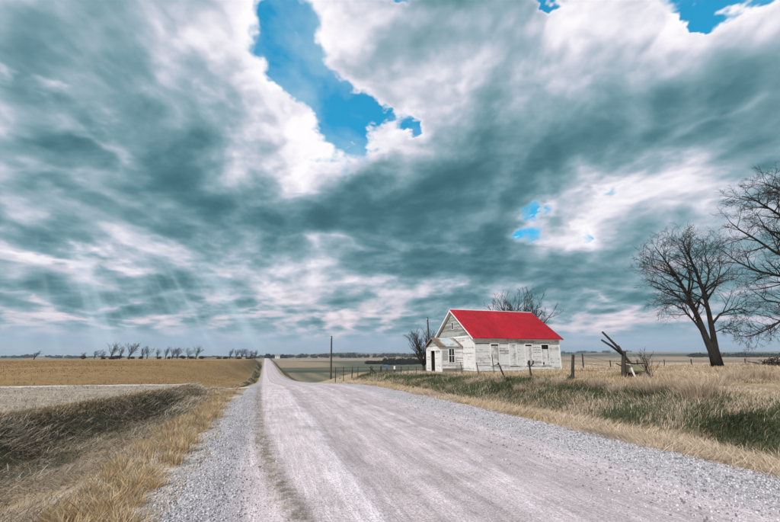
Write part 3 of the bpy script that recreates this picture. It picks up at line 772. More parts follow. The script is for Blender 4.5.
def siding(mb, a, b, z0, z1, nrm, expo=.13, holes=(), top=None, grey=.5, missing=.012):
    """lapped boards between plan points a and b; nrm outward; holes = (s0,s1,z0,z1); top(s) limits a gable"""
    a = Vector(a); b = Vector(b); L = (b - a).length; d = (b - a) / L; nrm = Vector(nrm)
    z = z0; r = 0
    while z < z1 - .02:
        h = min(expo, z1 - z)
        segs = []; lo, hi = 0., L
        if top is not None:
            lo, hi = top(z + h)
            if hi - lo < .1: break
        cuts = [(lo, hi)]
        for (s0, s1, h0, h1) in holes:
            if z + h * .5 > h0 and z + h * .5 < h1:
                cuts = [c for (p0, p1) in cuts for c in ((p0, min(p1, s0)), (max(p0, s1), p1)) if c[1] - c[0] > .03]
        for (p0, p1) in cuts:
            s = p0
            while s < p1 - 1e-4:
                e = min(p1, s + random.uniform(1.6, 4.2))
                if p1 - e < .4: e = p1
                if random.random() > missing:
                    t = random.random(); mb.cur = (1 - grey * t * t,) * 3
                    sag = random.uniform(-.006, .006) * (random.random() < .5)
                    q0 = a + d * (s + .003); q1 = a + d * (e - .003)
                    o1 = nrm * (.028 + random.uniform(0, .006)); o0 = nrm * .008
                    mb.hexa([(q0.x, q0.y, z), (q1.x, q1.y, z + sag), (q1.x + o1.x, q1.y + o1.y, z + sag), (q0.x + o1.x, q0.y + o1.y, z),
                             (q0.x, q0.y, z + h + .012), (q1.x, q1.y, z + h + .012 + sag), (q1.x + o0.x, q1.y + o0.y, z + h + .012 + sag), (q0.x + o0.x, q0.y + o0.y, z + h + .012)])
                s = e
        z += expo; r += 1
    mb.cur = (1, 1, 1)

# sheathing core behind the boards
wins = [(24.05, 25.0), (26.45, 27.35), (28.55, 29.42), (30.75, 31.72)]
WZ0, WZ1 = .72, 2.98
m = MB(); t = .12
m.box((HX0 + .01, HY0 + .01, -.3), (HX1 - .01, HY0 + t, ZE)); m.box((HX0 + .01, HY1 - t, -.3), (HX1 - .01, HY1 - .01, ZE))
for x in (HX0 + .01, HX1 - t):
    y0, y1 = HY0 + t + .002, HY1 - t - .002
    m.box((x, y0, -.3), (x + t - .01, y1, ZE))
    i = len(m.v)
    for xx in (x, x + t - .01):
        m.v += [(xx, HY0 + .15, ZE + .002), (xx, HY1 - .15, ZE + .002), (xx, HR, ZR_ - .12)]; m.c += [(1, 1, 1)] * 3
    m.f += [(i, i + 1, i + 2), (i + 5, i + 4, i + 3), (i, i + 3, i + 4, i + 1), (i + 1, i + 4, i + 5, i + 2), (i + 2, i + 5, i + 3, i)]
hb(m, "wall", M_bare)
m = MB(); m.box((HX0 - .03, HY0 - .03, -.7), (HX1 + .03, HY1 + .03, ZF - .03)); hb(m, "foundation", M_found)
m = MB(); siding(m, (HX0, HY0), (HX1, HY0), ZF, ZE - .18, (0, -1), holes=[(a - HX0 - .1, b - HX0 + .1, WZ0 - .1, WZ1 + .14) for a, b in wins])
tag(hb(m, "clapboard_siding", M_side), "long clapboard wall with flaking white paint", kind='stuff')
m = MB(); siding(m, (HX1, HY0), (HX1, HY1), ZF, ZE - .18, (1, 0)); tag(hb(m, "clapboard_siding", M_side), kind='stuff')
m = MB(); siding(m, (HX1, HY1), (HX0, HY1), ZF, ZE - .18, (0, 1)); tag(hb(m, "clapboard_siding", M_side), kind='stuff')
PY0, PY1, PX0, PZ = 42.05, 46.3, 19.2, 2.82        # porch
m = MB(); siding(m, (HX0, HY0), (HX0, HY1), ZF, ZE, (-1, 0), holes=[(PY0 - HY0 + .05, PY1 - HY0 - .05, -1, 2.6)])
tag(hb(m, "clapboard_siding", M_side), kind='stuff')
slope = (ZR_ - ZE) / (HR - HY0)
m = MB(); siding(m, (HX0, HY0), (HX0, HY1), ZE + .22, ZR_ - .25, (-1, 0), top=lambda z: ((z - ZE) / slope + .25, (HY1 - HY0) - (z - ZE) / slope - .25), grey=.9, missing=.015,
                 holes=[(HR - HY0 - .25, HR - HY0 + .25, 4.86, 5.78)])
tag(hb(m, "gable_siding", M_gab), "weathered grey-green boards of the front gable", kind='stuff')
m = MB(); siding(m, (HX1, HY0), (HX1, HY1), ZE, ZR_ - .25, (1, 0), top=lambda z: ((z - ZE) / slope + .25, (HY1 - HY0) - (z - ZE) / slope - .25)); tag(hb(m, "gable_siding", M_gab), kind='stuff')
# trim: corner boards, frieze, rake boards
for x, y, sx, sy in ((HX0, HY0, -1, -1), (HX1, HY0, 1, -1), (HX0, HY1, -1, 1), (HX1, HY1, 1, 1)):
    m = MB(); m.box((min(x, x + sx * .045), min(y, y - sy * .12), ZF - .02), (max(x, x + sx * .045), max(y, y - sy * .12), ZE - .02))
    m.box((min(x - sx * .12, x + sx * .044), min(y, y + sy * .045), ZF - .02), (max(x - sx * .12, x + sx * .044), max(y, y + sy * .045), ZE - .02)); hb(m, "corner_board", M_trim)
m = MB(); m.box((HX0 + .003, HY0 - .04, ZE - .17), (HX1 - .003, HY0 - .002, ZE + .0)); hb(m, "frieze_board", M_trim)
m = MB(); m.box((HX0 - .058, HY0 + .16, ZE - .02), (HX0 - .003, HY1 - .16, ZE + .2)); hb(m, "frieze_board", M_trim)
OVX, OVY = .38, .34
for xs in (HX0 - OVX, HX1 + OVX - .05):
    for sgn in (-1, 1):
        ye = HR + sgn * (HR - HY0 + OVY); ze = ZE + .12 - slope * OVY
        m = MB(); dz = .24
        m.hexa([(xs, ye, ze - dz), (xs + .05, ye, ze - dz), (xs + .05, HR + sgn * .002, ZR_ + .10 - dz), (xs, HR + sgn * .002, ZR_ + .10 - dz),
                (xs, ye, ze - .012), (xs + .05, ye, ze - .012), (xs + .05, HR + sgn * .002, ZR_ + .088), (xs, HR + sgn * .002, ZR_ + .088)])
        hb(m, "rake_board", M_trim)
    for sgn in (-1, 1):                             # boards under the overhanging rake
        ye = HR + sgn * (HR - HY0 + OVY - .02); ze = ZE + .12 - slope * (OVY - .02); xa, xb = (xs + .052, HX0 - .057) if xs < HX0 else (HX1 + .05, xs - .002)
        m = MB(); m.hexa([(xa, ye, ze - .07), (xb, ye, ze - .07), (xb, HR + sgn * .004, ZR_ + .03), (xa, HR + sgn * .004, ZR_ + .03), (xa, ye, ze - .03), (xb, ye, ze - .03), (xb, HR + sgn * .004, ZR_ + .07), (xa, HR + sgn * .004, ZR_ + .07)]); hb(m, "soffit", M_trim)
m = MB()
for sgn in (-1, 1):
    y0 = HR + sgn * (HR - HY0 + .05); 
    m.hexa([(HX0 - .05, y0, ZE - .02 - slope * .05), (HX0 - .004, y0, ZE - .02 - slope * .05), (HX0 - .004, HR + sgn * .003, ZR_ - .02 - .16), (HX0 - .05, HR + sgn * .003, ZR_ - .18),
            (HX0 - .05, y0, ZE + .06 - slope * .05), (HX0 - .004, y0, ZE + .06 - slope * .05), (HX0 - .004, HR + sgn * .003, ZR_ + .02), (HX0 - .05, HR + sgn * .003, ZR_ + .02)])
hb(m, "gable_trim", M_trim)
# soffit boards
for sgn in (-1, 1):
    m = MB(); ya = HR + sgn * (HR - HY0); yb = HR + sgn * (HR - HY0 + OVY - .02); z0 = ZE - .02
    m.box((HX0 - OVX + .06, min(ya, yb), z0 - slope * OVY + .02), (HX1 + OVX - .06, max(ya, yb), z0 - slope * OVY + .06)); hb(m, "soffit", M_trim)
# gable attic opening
m = MB(); m.box((HX0 - .036, HR - .21, 4.92), (HX0 + .005, HR + .21, 5.72)); aw = hb(m, "attic_window", M_dark)
m = MB()
for y0, y1, z0, z1 in ((HR - .27, HR - .211, 4.86, 5.78), (HR + .211, HR + .27, 4.86, 5.78), (HR - .21, HR + .21, 4.85, 4.919), (HR - .21, HR + .21, 5.721, 5.78)):
    m.box((HX0 - .055, y0, z0), (HX0 - .001, y1, z1))
hs(m, "frame", M_trim, aw)
# roof: ribbed red sheets
roof = MB()
roof.box((HX0 - OVX + .052, HR - .05, ZR_ - .02), (HX1 + OVX - .052, HR + .05, ZR_ + .03)); roof_o = hb(roof, "roof", M_bare)
npan = 13; xw = (HX1 - HX0 + 2 * OVX + .04) / npan
for sgn in (-1, 1):
    ye = HR + sgn * (HR - HY0 + OVY + .05); ze = ZE + .12 - slope * (OVY + .05)
    for i in range(npan):
        m = MB(); x0 = HX0 - OVX - .02 + i * xw; m.cur = (random.uniform(.84, 1.10),) * 3
        prof = []
        for r_ in range(4):
            c = x0 + (r_ + .5) * xw / 4
            prof += [(c - xw / 8 + .001, 0), (c - .03, 0), (c - .015, .045), (c + .015, .045), (c + .03, 0)]
        prof.append((x0 + xw - .001, 0))
        n_ = len(prof); i0 = len(m.v)
        jz = random.uniform(0, .006)
        for (px_, h_) in prof:
            m.v += [(px_, ye, ze + h_ + jz + .012), (px_, HR, ZR_ + .112 + h_ + jz)]; m.c += [m.cur] * 2
        for q in range(n_ - 1):
            a = i0 + 2 * q; m.f.append((a, a + 2, a + 3, a + 1) if sgn < 0 else (a, a + 1, a + 3, a + 2))
        # folded eave lip gives the sheet an edge
        for (px_, h_) in prof: m.v.append((px_, ye, ze - .03)); m.c.append(m.cur)
        for q in range(n_ - 1): m.f.append((i0 + 2 * q, i0 + 2 * n_ + q, i0 + 2 * n_ + q + 1, i0 + 2 * q + 2))
        hs(m, "roof_sheet", M_red, roof_o)
m = MB(); m.tube([(HX0 - OVX - .02, HR, ZR_ + .13), (HX1 + OVX + .02, HR, ZR_ + .13)], .055, 8); hs(m, "ridge_cap", M_trim, roof_o)
# boarded windows
for i, (a, b) in enumerate(wins):
    m = MB(); m.box((a, HY0 - .012, WZ0), (b, HY0 + .004, WZ1)); w = hb(m, "boarded_window", M_dark)
    m = MB(); f = .1
    m.box((a - f, HY0 - .06, WZ0), (a - .001, HY0 - .001, WZ1)); m.box((b + .001, HY0 - .06, WZ0), (b + f, HY0 - .001, WZ1))
    m.box((a - f - .03, HY0 - .075, WZ1 + .001), (b + f + .03, HY0 - .001, WZ1 + .12)); hs(m, "frame", M_trim, w)
    m = MB(); m.box((a - f - .04, HY0 - .10, WZ0 - .07), (b + f + .04, HY0 - .001, WZ0 - .001)); hs(m, "sill", M_trim, w)
    top = WZ1 - (.16, .02, .17, .46)[i]; nb = 4; bw = (b - a) / nb
    for j in range(nb):
        m = MB(); m.cur = (random.uniform(.6, 1),) * 3
        lo = WZ0 + .01 + (.25 if (i == 0 and j == 3) or (i == 3 and j == 0) else 0) + random.uniform(0, .03)
        ty = -.032 - random.uniform(0, .012); x0 = a + j * bw + .006
        cut = top - random.uniform(0, .03) if not (i == 3 and j in (1, 2)) else top - .05
        m.box((x0, HY0 + ty, lo), (x0 + bw - .012, HY0 - .014, cut)); hs(m, "plank", M_side, w)
# ---- porch
porch = MB()
DY0, DY1, DZ = 43.66, 44.92, 2.32
porch_o = empty("porch"); porch_o.parent = house
def ps(mb, name, mat, parent=None): return mb.build(name, mat, parent or porch_o, off=HO)
core = MB()
core.box((PX0 + .012, PY0 + .012, -.4), (HX0 - .06, PY0 + .1, PZ)); core.box((PX0 + .012, PY1 - .1, -.4), (HX0 - .06, PY1 - .012, PZ))
core.box((PX0 + .012, PY0 + .102, -.4), (PX0 + .09, DY0 - .002, PZ)); core.box((PX0 + .012, DY1 + .002, -.4), (PX0 + .09, PY1 - .102, PZ)); core.box((PX0 + .012, DY0, DZ), (PX0 + .09, DY1, PZ))
PRY, PRZ = (PY0 + PY1) / 2, 3.78
i = len(core.v)
for xx in (PX0 + .012, PX0 + .09):
    core.v += [(xx, PY0 + .05, PZ + .002), (xx, PY1 - .05, PZ + .002), (xx, PRY, PRZ - .05)]; core.c += [(1, 1, 1)] * 3
core.f += [(i, i + 1, i + 2), (i + 5, i + 4, i + 3), (i, i + 3, i + 4, i + 1), (i + 1, i + 4, i + 5, i + 2), (i + 2, i + 5, i + 3, i)]
ps(core, "wall", M_bare)
pw = (20.2, 20.86, 1.02, 2.5)
m = MB(); siding(m, (PX0, PY0), (HX0 - .05, PY0), .36, PZ, (0, -1), holes=[(pw[0] - PX0 - .1, pw[1] - PX0 + .1, pw[2] - .1, pw[3] + .1)], grey=.75, missing=.03); tag(ps(m, "clapboard_siding", M_side), kind='stuff')
m = MB(); siding(m, (PX0, PY0), (PX0, PY1), -.05, PZ, (-1, 0), holes=[(DY0 - PY0 - .1, DY1 - PY0 + .1, -1, DZ + .1)], grey=.4); tag(ps(m, "clapboard_siding", M_side), kind='stuff')
psl = (PRZ - PZ) / (PRY - PY0)
m = MB(); siding(m, (PX0, PY0), (PX0, PY1), PZ + .06, PRZ - .1, (-1, 0), top=lambda z: ((z - PZ) / psl + .1, (PY1 - PY0) - (z - PZ) / psl - .1), grey=1.0, missing=.03); tag(ps(m, "gable_siding", M_gab), kind='stuff')
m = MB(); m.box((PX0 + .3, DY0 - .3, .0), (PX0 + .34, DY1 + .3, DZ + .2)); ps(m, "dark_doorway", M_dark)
m = MB(); f = .11
m.box((PX0 - .06, DY0 - f, -.1), (PX0 + .0, DY0 - .001, DZ)); m.box((PX0 - .06, DY1 + .001, -.1), (PX0 + .0, DY1 + f, DZ)); m.box((PX0 - .062, DY0 - f - .02, DZ + .001), (PX0 + .0, DY1 + f + .02, DZ + .12)); ps(m, "door_frame", M_trim)
m = MB(); m.box((PX0 - .02, DY0 + .02, .0), (PX0 + .015, DY0 + .1, DZ - .02), ); ps(m, "door_edge", M_trim)
for (x, y, sx, sy) in ((PX0, PY0, -1, -1), (PX0, PY1, -1, 1)):
    m = MB(); m.box((x - .045, min(y, y - sy * .13), -.05), (x - .001, max(y, y - sy * .13), PZ)); m.box((x - .044, min(y + sy * .045, y), -.05), (x + .13, max(y, y + sy * .045), PZ)); ps(m, "corner_board", M_trim)
m = MB(); m.box((pw[0], PY0 - .01, pw[2]), (pw[1], PY0 + .004, pw[3])); pwo = hb(m, "porch_window", M_dark)
m = MB()
for a, b in (((pw[0] - .1, PY0 - .06, pw[2] - .02), (pw[0] - .001, PY0 - .001, pw[3])), ((pw[1] + .001, PY0 - .06, pw[2] - .02), (pw[1] + .1, PY0 - .001, pw[3])), ((pw[0] - .12, PY0 - .07, pw[3] + .001), (pw[1] + .12, PY0 - .001, pw[3] + .1)), ((pw[0] - .12, PY0 - .08, pw[2] - .09), (pw[1] + .12, PY0 - .001, pw[2] - .021))):
    m.box(a, b)
cx = (pw[0] + pw[1]) / 2; cz = (pw[2] + pw[3]) / 2
m.box((cx - .022, PY0 - .04, pw[2] - .018), (cx + .022, PY0 - .012, pw[3] - .001)); m.box((pw[0] + .001, PY0 - .038, cz - .03), (cx - .023, PY0 - .012, cz + .01)); m.box((cx + .023, PY0 - .038, cz - .03), (pw[1] - .001, PY0 - .012, cz + .01))
ps(m, "frame", M_trim, pwo)
for (x0, x1) in ((pw[0], cx - .022), (cx + .022, pw[1])):
    for (z0, z1) in ((pw[2], cz - .03), (cz + .01, pw[3])):
        if (x0, z0) == (pw[0], pw[2]): continue
        m = MB(); m.box((x0 + .002, PY0 - .022, z0 + .002), (x1 - .002, PY0 - .016, z1 - .002)); ps(m, "pane", M_glass, pwo)
m = MB(); m.box((19.38, PY0 - .045, 1.25), (20.02, PY0 - .03, 2.35)); tag(ps(m, "plywood_patch", M_ply), "grey plywood sheet beside the porch window")
m = MB(); m.box((19.3, PY0 - .035, .22), (21.7, PY0 - .004, .36)); ps(m, "loose_plank", M_bare)
m = MB(); m.box((PX0 - .02, PY0 - .02, -.6), (HX0 - .04, PY1 + .02, -.06)); ps(m, "foundation", M_found)
for sgn in (-1, 1):
    m = MB(); ye = PRY + sgn * (PRY - PY0 + .22); ze = PZ + .05 - psl * .22; xa, xb = PX0 - .25, HX0 - .06
    m.hexa([(xa, ye, ze), (xb, ye, ze), (xb, PRY + sgn * .002, PRZ + .05), (xa, PRY + sgn * .002, PRZ + .05), (xa, ye, ze + .035), (xb, ye, ze + .035), (xb, PRY + sgn * .002, PRZ + .085), (xa, PRY + sgn * .002, PRZ + .085)])
    o = ps(m, "porch_roof", M_tin)
    m = MB(); m.hexa([(xa - .03, ye, ze - .13), (xa - .002, ye, ze - .13), (xa - .002, PRY + sgn * .003, PRZ - .08), (xa - .03, PRY + sgn * .003, PRZ - .08), (xa - .03, ye, ze + .03), (xa - .002, ye, ze + .03), (xa - .002, PRY + sgn * .003, PRZ + .08), (xa - .03, PRY + sgn * .003, PRZ + .08)])
    ps(m, "rake_board", M_bare)
# ------------------------------------------------------------------ bare trees
g = new_mat("grey_brown_bark", .95); p = objco(g)
cr = g.ramp(g.noise(g.mapping(p, sc=(6, 6, 1.2)), 2., 5, .7), [(.3, (.014, .012, .011)), (.55, (.034, .029, .025)), (.75, (.065, .056, .048))])
g.put(g.b.inputs['Base Color'], cr); g.put(g.b.inputs['Normal'], bump(g, g.noise(g.mapping(p, sc=(9, 9, 1.5)), 2.5, 5, .7), 1., .04)); M_bark = g.mat
g = new_mat("bare_twigs", .95); g.b.inputs['Base Color'].default_value = (.034, .028, .024, 1); M_twig = g.mat

class Tree:
    def __init__(s, seed, spread=.75, droop=0., lean=(0, 0, 0), minr=.008, dens=1., wig=.25, lmax=4, lenf=.62):
        s.r = random.Random(seed); s.trunk = MB(); s.crown = MB()
        s.spread, s.droop, s.lean, s.minr, s.dens, s.wig, s.lmax, s.lenf = spread, droop, Vector(lean), minr, dens, wig, lmax, lenf
    def rv(s): return Vector((s.r.gauss(0, 1), s.r.gauss(0, 1), s.r.gauss(0, 1)))
    def limb(s, pts, rad, level, is_trunk=False):
        mb = s.trunk if is_trunk else s.crown
        n = 9 if rad[0] > .12 else 6 if rad[0] > .05 else 4 if rad[0] > .022 else 3
        mb.tube(pts, list(rad), n, cap=rad[0] > .05, jit=.10 if is_trunk else 0)
    def branch(s, p, d, L, r, level):
        r_ = s.r; k_ = 4 if level < 3 else 3 if level < 5 else 2
        pts = [Vector(p)]; d = d.normalized(); rad = [r]
        for i in range(k_):
            d = (d + s.rv() * s.wig * .5 + s.lean * .12 + Vector((0, 0, .10 - s.droop * level * .12))).normalized()
            pts.append(pts[-1] + d * (L / k_)); rad.append(max(r * (1 - .72 * (i + 1) / k_), s.minr * .55))
        s.limb(pts, rad, level)
        s.spawn(pts, rad, L, level, .22)
    def spawn(s, pts, rad, L, level, t0=.3, nmul=1.):
        if level >= s.lmax: return
        r_ = s.r; nseg = len(pts) - 1
        n = max(2, int(round(nmul * s.dens * (5.2 if level < s.lmax - 1 else 4.2) * (.75 + .5 * r_.random()))))
        for j in range(n):
            t = t0 + (1 - t0) * (j + r_.random() * .9) / n; t = min(t, .995)
            f = t * nseg; i = int(f); u = f - i
            q = pts[i].lerp(pts[i + 1], u); d0 = (pts[i + 1] - pts[i]).normalized(); rr = rad[i] * (1 - u) + rad[i + 1] * u
            side = s.rv(); side = (side - d0 * side.dot(d0)).normalized()
            if side.z < 0 and r_.random() < .45 - .3 * s.droop: side.z *= -1
            d = d0 * (1 - s.spread * .45) + side * s.spread * (.7 + .5 * r_.random())
            Lc = L * s.lenf * (.55 + .6 * r_.random()) * (1.15 - .45 * t)
            s.branch(q, d, Lc, max(rr * (.48 + .2 * r_.random()), s.minr * .8), level + 1)
    def objects(s, name, label, base, group=None, cat='tree'):
        root = empty(name, base); tag(root, label, cat, group)
        if s.trunk.v: s.trunk.build("trunk", M_bark, root, smooth=True, off=base)
        s.crown.build("crown", M_twig, root, smooth=True, off=base)
        return root
def view_plane(base):
    """points of the vertical plane through base that faces the road camera's heading, from photo pixels"""
    h = Vector((math.sin(YAW), math.cos(YAW), 0)); dd = Vector(base).dot(h)
    def f(px, py, off=0.):
        r = ray(px, py); t = (dd + off) / r.dot(h); q = r * t; return Vector((q.x, q.y, q.z + CAM_H))
    return f

# -- the leaning twin-stemmed tree in the yard
base = Vector((28.0, 18.8, zt(28, 18.8) - .05))
T = Tree(11, spread=.80, droop=.30, minr=.0085, dens=1.16, wig=.30, lmax=5, lenf=.60)
f = view_plane(base)
stA = [f(718, 367), f(712, 352), f(707, 340), f(699, 320), f(688, 296, .5), f(677, 277, .8), f(665, 260, 1.), f(655, 247, 1.1)]
stB = [f(719, 367, .25), f(715.5, 350, .25), f(713, 335, .1), f(709, 313, -.3), f(703, 291, -.8), f(695, 269, -1.), f(687, 252, -1.1), f(682, 240, -1.2)]
T.limb(stA, [.34, .235, .19, .15, .115, .085, .055, .02], 0, True); T.limb(stB, [.30, .21, .165, .135, .10, .075, .05, .02], 0, True)
T.spawn(stA[3:], [.13, .10, .08, .05, .02], 3.5, 2, .05, 3.6); T.spawn(stB[3:], [.12, .09, .07, .045, .02], 3.5, 2, .05, 3.6)
for pp, r0, L in (([(704, 334), (695, 322), (683, 309), (671, 303), (662, 304, 0)], .10, 2.6), ([(712, 324), (720, 314), (731, 309.5), (742, 309), (750, 313)], .10, 2.8), ([(713, 333), (723, 328.5), (733, 329), (742, 332)], .06, 1.8),
                  ([(699, 320), (690, 306), (676, 294), (660, 284), (648, 280)], .10, 3.2), ([(703, 291), (708, 280), (709, 268), (705, 255), (706, 243)], .085, 3.0), ([(688, 296), (690, 275), (686, 258), (678, 244)], .09, 3.0), ([(707, 300), (716, 286), (720, 270), (719, 256)], .075, 2.6), ([(677, 277), (664, 272), (652, 266), (643, 262)], .07, 2.6)):
    o_ = T.r.uniform(-1.2, 1.2); pts = [f(q[0], q[1], o_ * i / 3) for i, q in enumerate(pp)]
    rad = [r0 * (1 - .8 * i / (len(pts) - 1)) for i in range(len(pts))]
    rad = [r_ * .8 for r_ in rad]; T.limb(pts, rad, 1); T.spawn(pts, rad, L, 2, .2, 2.8)
T.objects("bare_tree", "leafless dark tree with two leaning stems rising from the yard grass", base)

# -- larger tree whose crown reaches in from beyond the frame
base = Vector((33.5, 14.5, zt(33.5, 14.5) - .05)); f = view_plane(base)
T = Tree(23, spread=.82, droop=.34, minr=.0095, dens=1.14, wig=.32, lmax=5, lenf=.60)
tr0 = [f(838, 372), f(834, 350), f(830, 320), f(824, 285, .3), f(817, 255, .4), f(810, 228, .5), f(803, 204, .5), f(799, 190, .5)]
T.limb(tr0, [.62, .48, .42, .36, .28, .2, .12, .05], 0, True); T.spawn(tr0[2:], [.3, .25, .2, .15, .09, .04], 4.6, 2, .1, 3.6)
for pp, r0, L in (([(826, 290), (800, 282), (780, 276), (757, 271), (738, 262), (724, 252)], .15, 3.4), ([(822, 268), (796, 262), (775, 252), (757, 240), (740, 230), (730, 222)], .14, 3.4), ([(812, 236), (790, 222), (772, 210), (755, 200), (742, 196)], .13, 3.2),
                  ([(806, 205), (790, 195), (775, 188), (762, 182)], .10, 2.8), ([(829, 318), (805, 318), (782, 320), (770, 328), (757, 334), (745, 337)], .12, 2.6), ([(827, 300), (803, 300), (782, 303), (766, 300), (752, 290)], .11, 2.8), ([(818, 255), (800, 245), (780, 240), (764, 226), (756, 212)], .11, 3.), ([(826, 285), (850, 268), (872, 255), (895, 246)], .16, 3.6), ([(816, 245), (838, 222), (856, 205), (870, 185)], .14, 3.6), ([(830, 315), (856, 305), (880, 304)], .12, 3.)):
    o_ = T.r.uniform(-2, 2); pts = [f(q[0], q[1], .4 + o_ * i / 4) for i, q in enumerate(pp)]
    rad = [r0 * (1 - .8 * i / (len(pts) - 1)) for i in range(len(pts))]
    rad = [r_ * .8 for r_ in rad]; T.limb(pts, rad, 1); T.spawn(pts, rad, L, 2, .2, 2.8)
T.objects("bare_tree", "tall leafless tree with wide drooping limbs, taller than the twin-stemmed one beside it", base)

# -- trees behind the house
def dome_tree(seed, h, w, stems, blen=.58, **kw):
    T = Tree(seed, **kw); r_ = T.r
    T.limb([Vector((0, 0, -.3)), Vector((.05, 0, h * .1)), Vector((0, .05, h * .2))], [h * .034, h * .028, h * .026], 0, True)
    for i in range(stems):
        a = 2 * math.pi * i / stems + r_.uniform(-.3, .3); sp = r_.uniform(.25, 1.)
        d = Vector((math.cos(a) * sp * w / h, math.sin(a) * sp * w / h, 1)).normalized()
        T.branch(Vector((0, 0, h * .17)), d + T.lean * .3, h * blen * (.8 + .3 * r_.random()), h * .0125, 1)
    return T
def put_tree(T, name, label, loc, rz=0, sc=1., group=None, cat='tree'):
    o = T.objects(name, label, (0, 0, 0), group, cat); o.location = loc; o.rotation_euler.z = rz; o.scale = (sc,) * 3
    return o
T = dome_tree(31, 11.5, 8.6, 26, .70, spread=.66, minr=.015, dens=1.42, wig=.24, lmax=4, lenf=.40)
q = at_dist(520, 356, 62); put_tree(T, "bare_tree", "round-crowned leafless tree rising behind the red roof", (q.x, q.y, -1.2), sc=1.24)
T = dome_tree(37, 6.8, 5.2, 16, .70, spread=.7, minr=.015, dens=2.2, wig=.26, lmax=3, lenf=.38)
q = at_dist(423.5, 356, 58); put_tree(T, "bare_tree", "small leafless tree standing behind the porch", (q.x, q.y, zt(q.x, q.y) - .1), sc=1.12)

# -- wind-bent trees along the far edge of the hayfield
variants = []
for i in range(5):
    variants.append(dome_tree(50 + i, 10, 6.5, 6 + i % 3, spread=.62, minr=.055, dens=.95, wig=.25, lmax=3, lenf=.6, lean=(.5, 0, .0)))
made = {}
def copy_tree(src, loc, sc, rz=0.):
    c = src.copy(); col.objects.link(c); c.location = loc; c.scale = sc; c.rotation_euler.z = rz
    for ch in src.children:
        d = ch.copy(); col.objects.link(d); d.parent = c
    return c
row = [(34, 9.5, 358.5), (82, 8, 357.5), (94.5, 10, 357.5), (101.5, 11, 357.5), (111, 17.5, 357.5), (120, 13, 357.5), (129, 18.5, 357.5), (142, 13, 357.3), (147, 14, 357.3), (157, 11, 357.5), (165.5, 13.5, 357.5), (172, 13, 357.5), (177, 12, 357.5), (188, 12, 357.5), (196, 14.5, 357.5),
       (229.5, 11.5, 357.8), (236, 11.5, 357.8), (241.5, 11.5, 357.8), (246, 10.5, 357.8), (250, 9.5, 357.8), (255, 10.5, 357.8)]
for i, (px, hp, py) in enumerate(row):
    yy = 285 + 18 * math.sin(i * 1.7) + (25 if px > 220 else 0)
    q = at_dist(px, py, yy); top = at_dist(px, py - hp, yy); hgt = top.z - q.z
    vi = 0 if i == 0 else i % 5
    loc = (q.x, q.y, zt(q.x, q.y) - .15); sc = hgt / 9.6
    lab = "lone spreading bare tree on the horizon, apart from the tree rows" if i == 0 else ("wind-bent bare tree in the long row at the hayfield's far edge" if px < 220 else "bare tree in the short row next to the distant road")
    grp = None if i == 0 else ("long row of wind-bent trees" if px < 220 else "short row of trees by the distant road")
    S = (sc * random.uniform(.9, 1.15) * (1.7 if i == 0 else 1), sc * random.uniform(.9, 1.1), sc)
    if vi not in made:
        o = variants[vi].objects("bare_tree", lab, (0, 0, 0), grp); o.location = loc; o.scale = S; made[vi] = o
    else:
        o = copy_tree(made[vi], loc, S, random.uniform(-.9, .9))
        o['label'] = lab
        if 'group' in o and grp is None: del o['group']
    if grp: o['group'] = grp
if True:
    o = made[0]
    if 'group' in o and o['label'].startswith('lone'): del o['group']

# -- scrub and far woods: leaf-sized faces spread through lumpy crowns
g = new_mat("dark_scrub", .95)
g.put(g.b.inputs['Base Color'], g.vm('SCALE', attr(g, 'tint'), scale=1.0)); M_scrub = g.mat
def clump_mesh(centres, radii, n_per, size, cols):
    V = []; Cc = []
    for c, r_ in zip(centres, radii):
        n = n_per; u = rng.normal(size=(n, 3)); u /= np.linalg.norm(u, axis=1)[:, None]
        p_ = np.array(c) + u * (rng.uniform(.35, 1, (n, 1)) ** .6) * np.array(r_)
        a = rng.normal(size=(n, 3)); a /= np.linalg.norm(a, axis=1)[:, None]; b = np.cross(a, u + .3); b /= np.linalg.norm(b, axis=1)[:, None] + 1e-9
        s = size * rng.uniform(.5, 1.3, (n, 1))
        V.append(np.stack([p_ - a * s, p_ + b * s * .7, p_ + a * s, p_ - b * s * .7], 1).reshape(-1, 3))
        Cc.append(np.repeat(pal(n, cols, None, .3), 4, 0))
    V = np.concatenate(V); Cc = np.concatenate(Cc)
    return V, np.arange(len(V)).reshape(-1, 4), Cc
DK = [(.018, .024, .016), (.03, .035, .022), (.045, .045, .03)]
BR = [(.05, .038, .03), (.075, .058, .045), (.03, .026, .02)]
def bush(name, px, py, yy, wpx, hpx, label, cols, group=None, cat='bush'):
    q = at_dist(px, py, yy); w = (at_dist(px + wpx / 2, py, yy) - q).length; h = at_dist(px, py - hpx, yy).z - q.z
    z0 = zt(q.x, q.y); cs = []; rs = []
    for i in range(7):
        cs.append((random.uniform(-.6, .6) * w, random.uniform(-.5, .5) * w, random.uniform(.25, .55) * h)); rs.append((w * .45, w * .45, h * random.uniform(.3, .5)))
    V, F, Cc = clump_mesh(cs, rs, 90, h * .10, cols)
    o = np_mesh(name, V, F, M_scrub, colors=Cc); o.location = (q.x, q.y, z0); tag(o, label, cat, group); return o
for px, w, h in ((83, 8, 4), (104, 5, 3), (113, 9, 4), (119, 9, 4.5), (131, 8, 3.5), (141, 6, 4), (160, 6, 3), (168, 6, 3), (183, 8, 4), (192, 9, 3.5), (201, 7, 3.5), (218, 7, 2.5), (225, 8, 3), (237, 10, 3), (250, 11, 3)):
    bush("scrub_bush", px, 358, 288 + random.uniform(-10, 25), w, h, "dark scrubby bush at the foot of the distant tree rows", BR, "scrub under the distant trees")
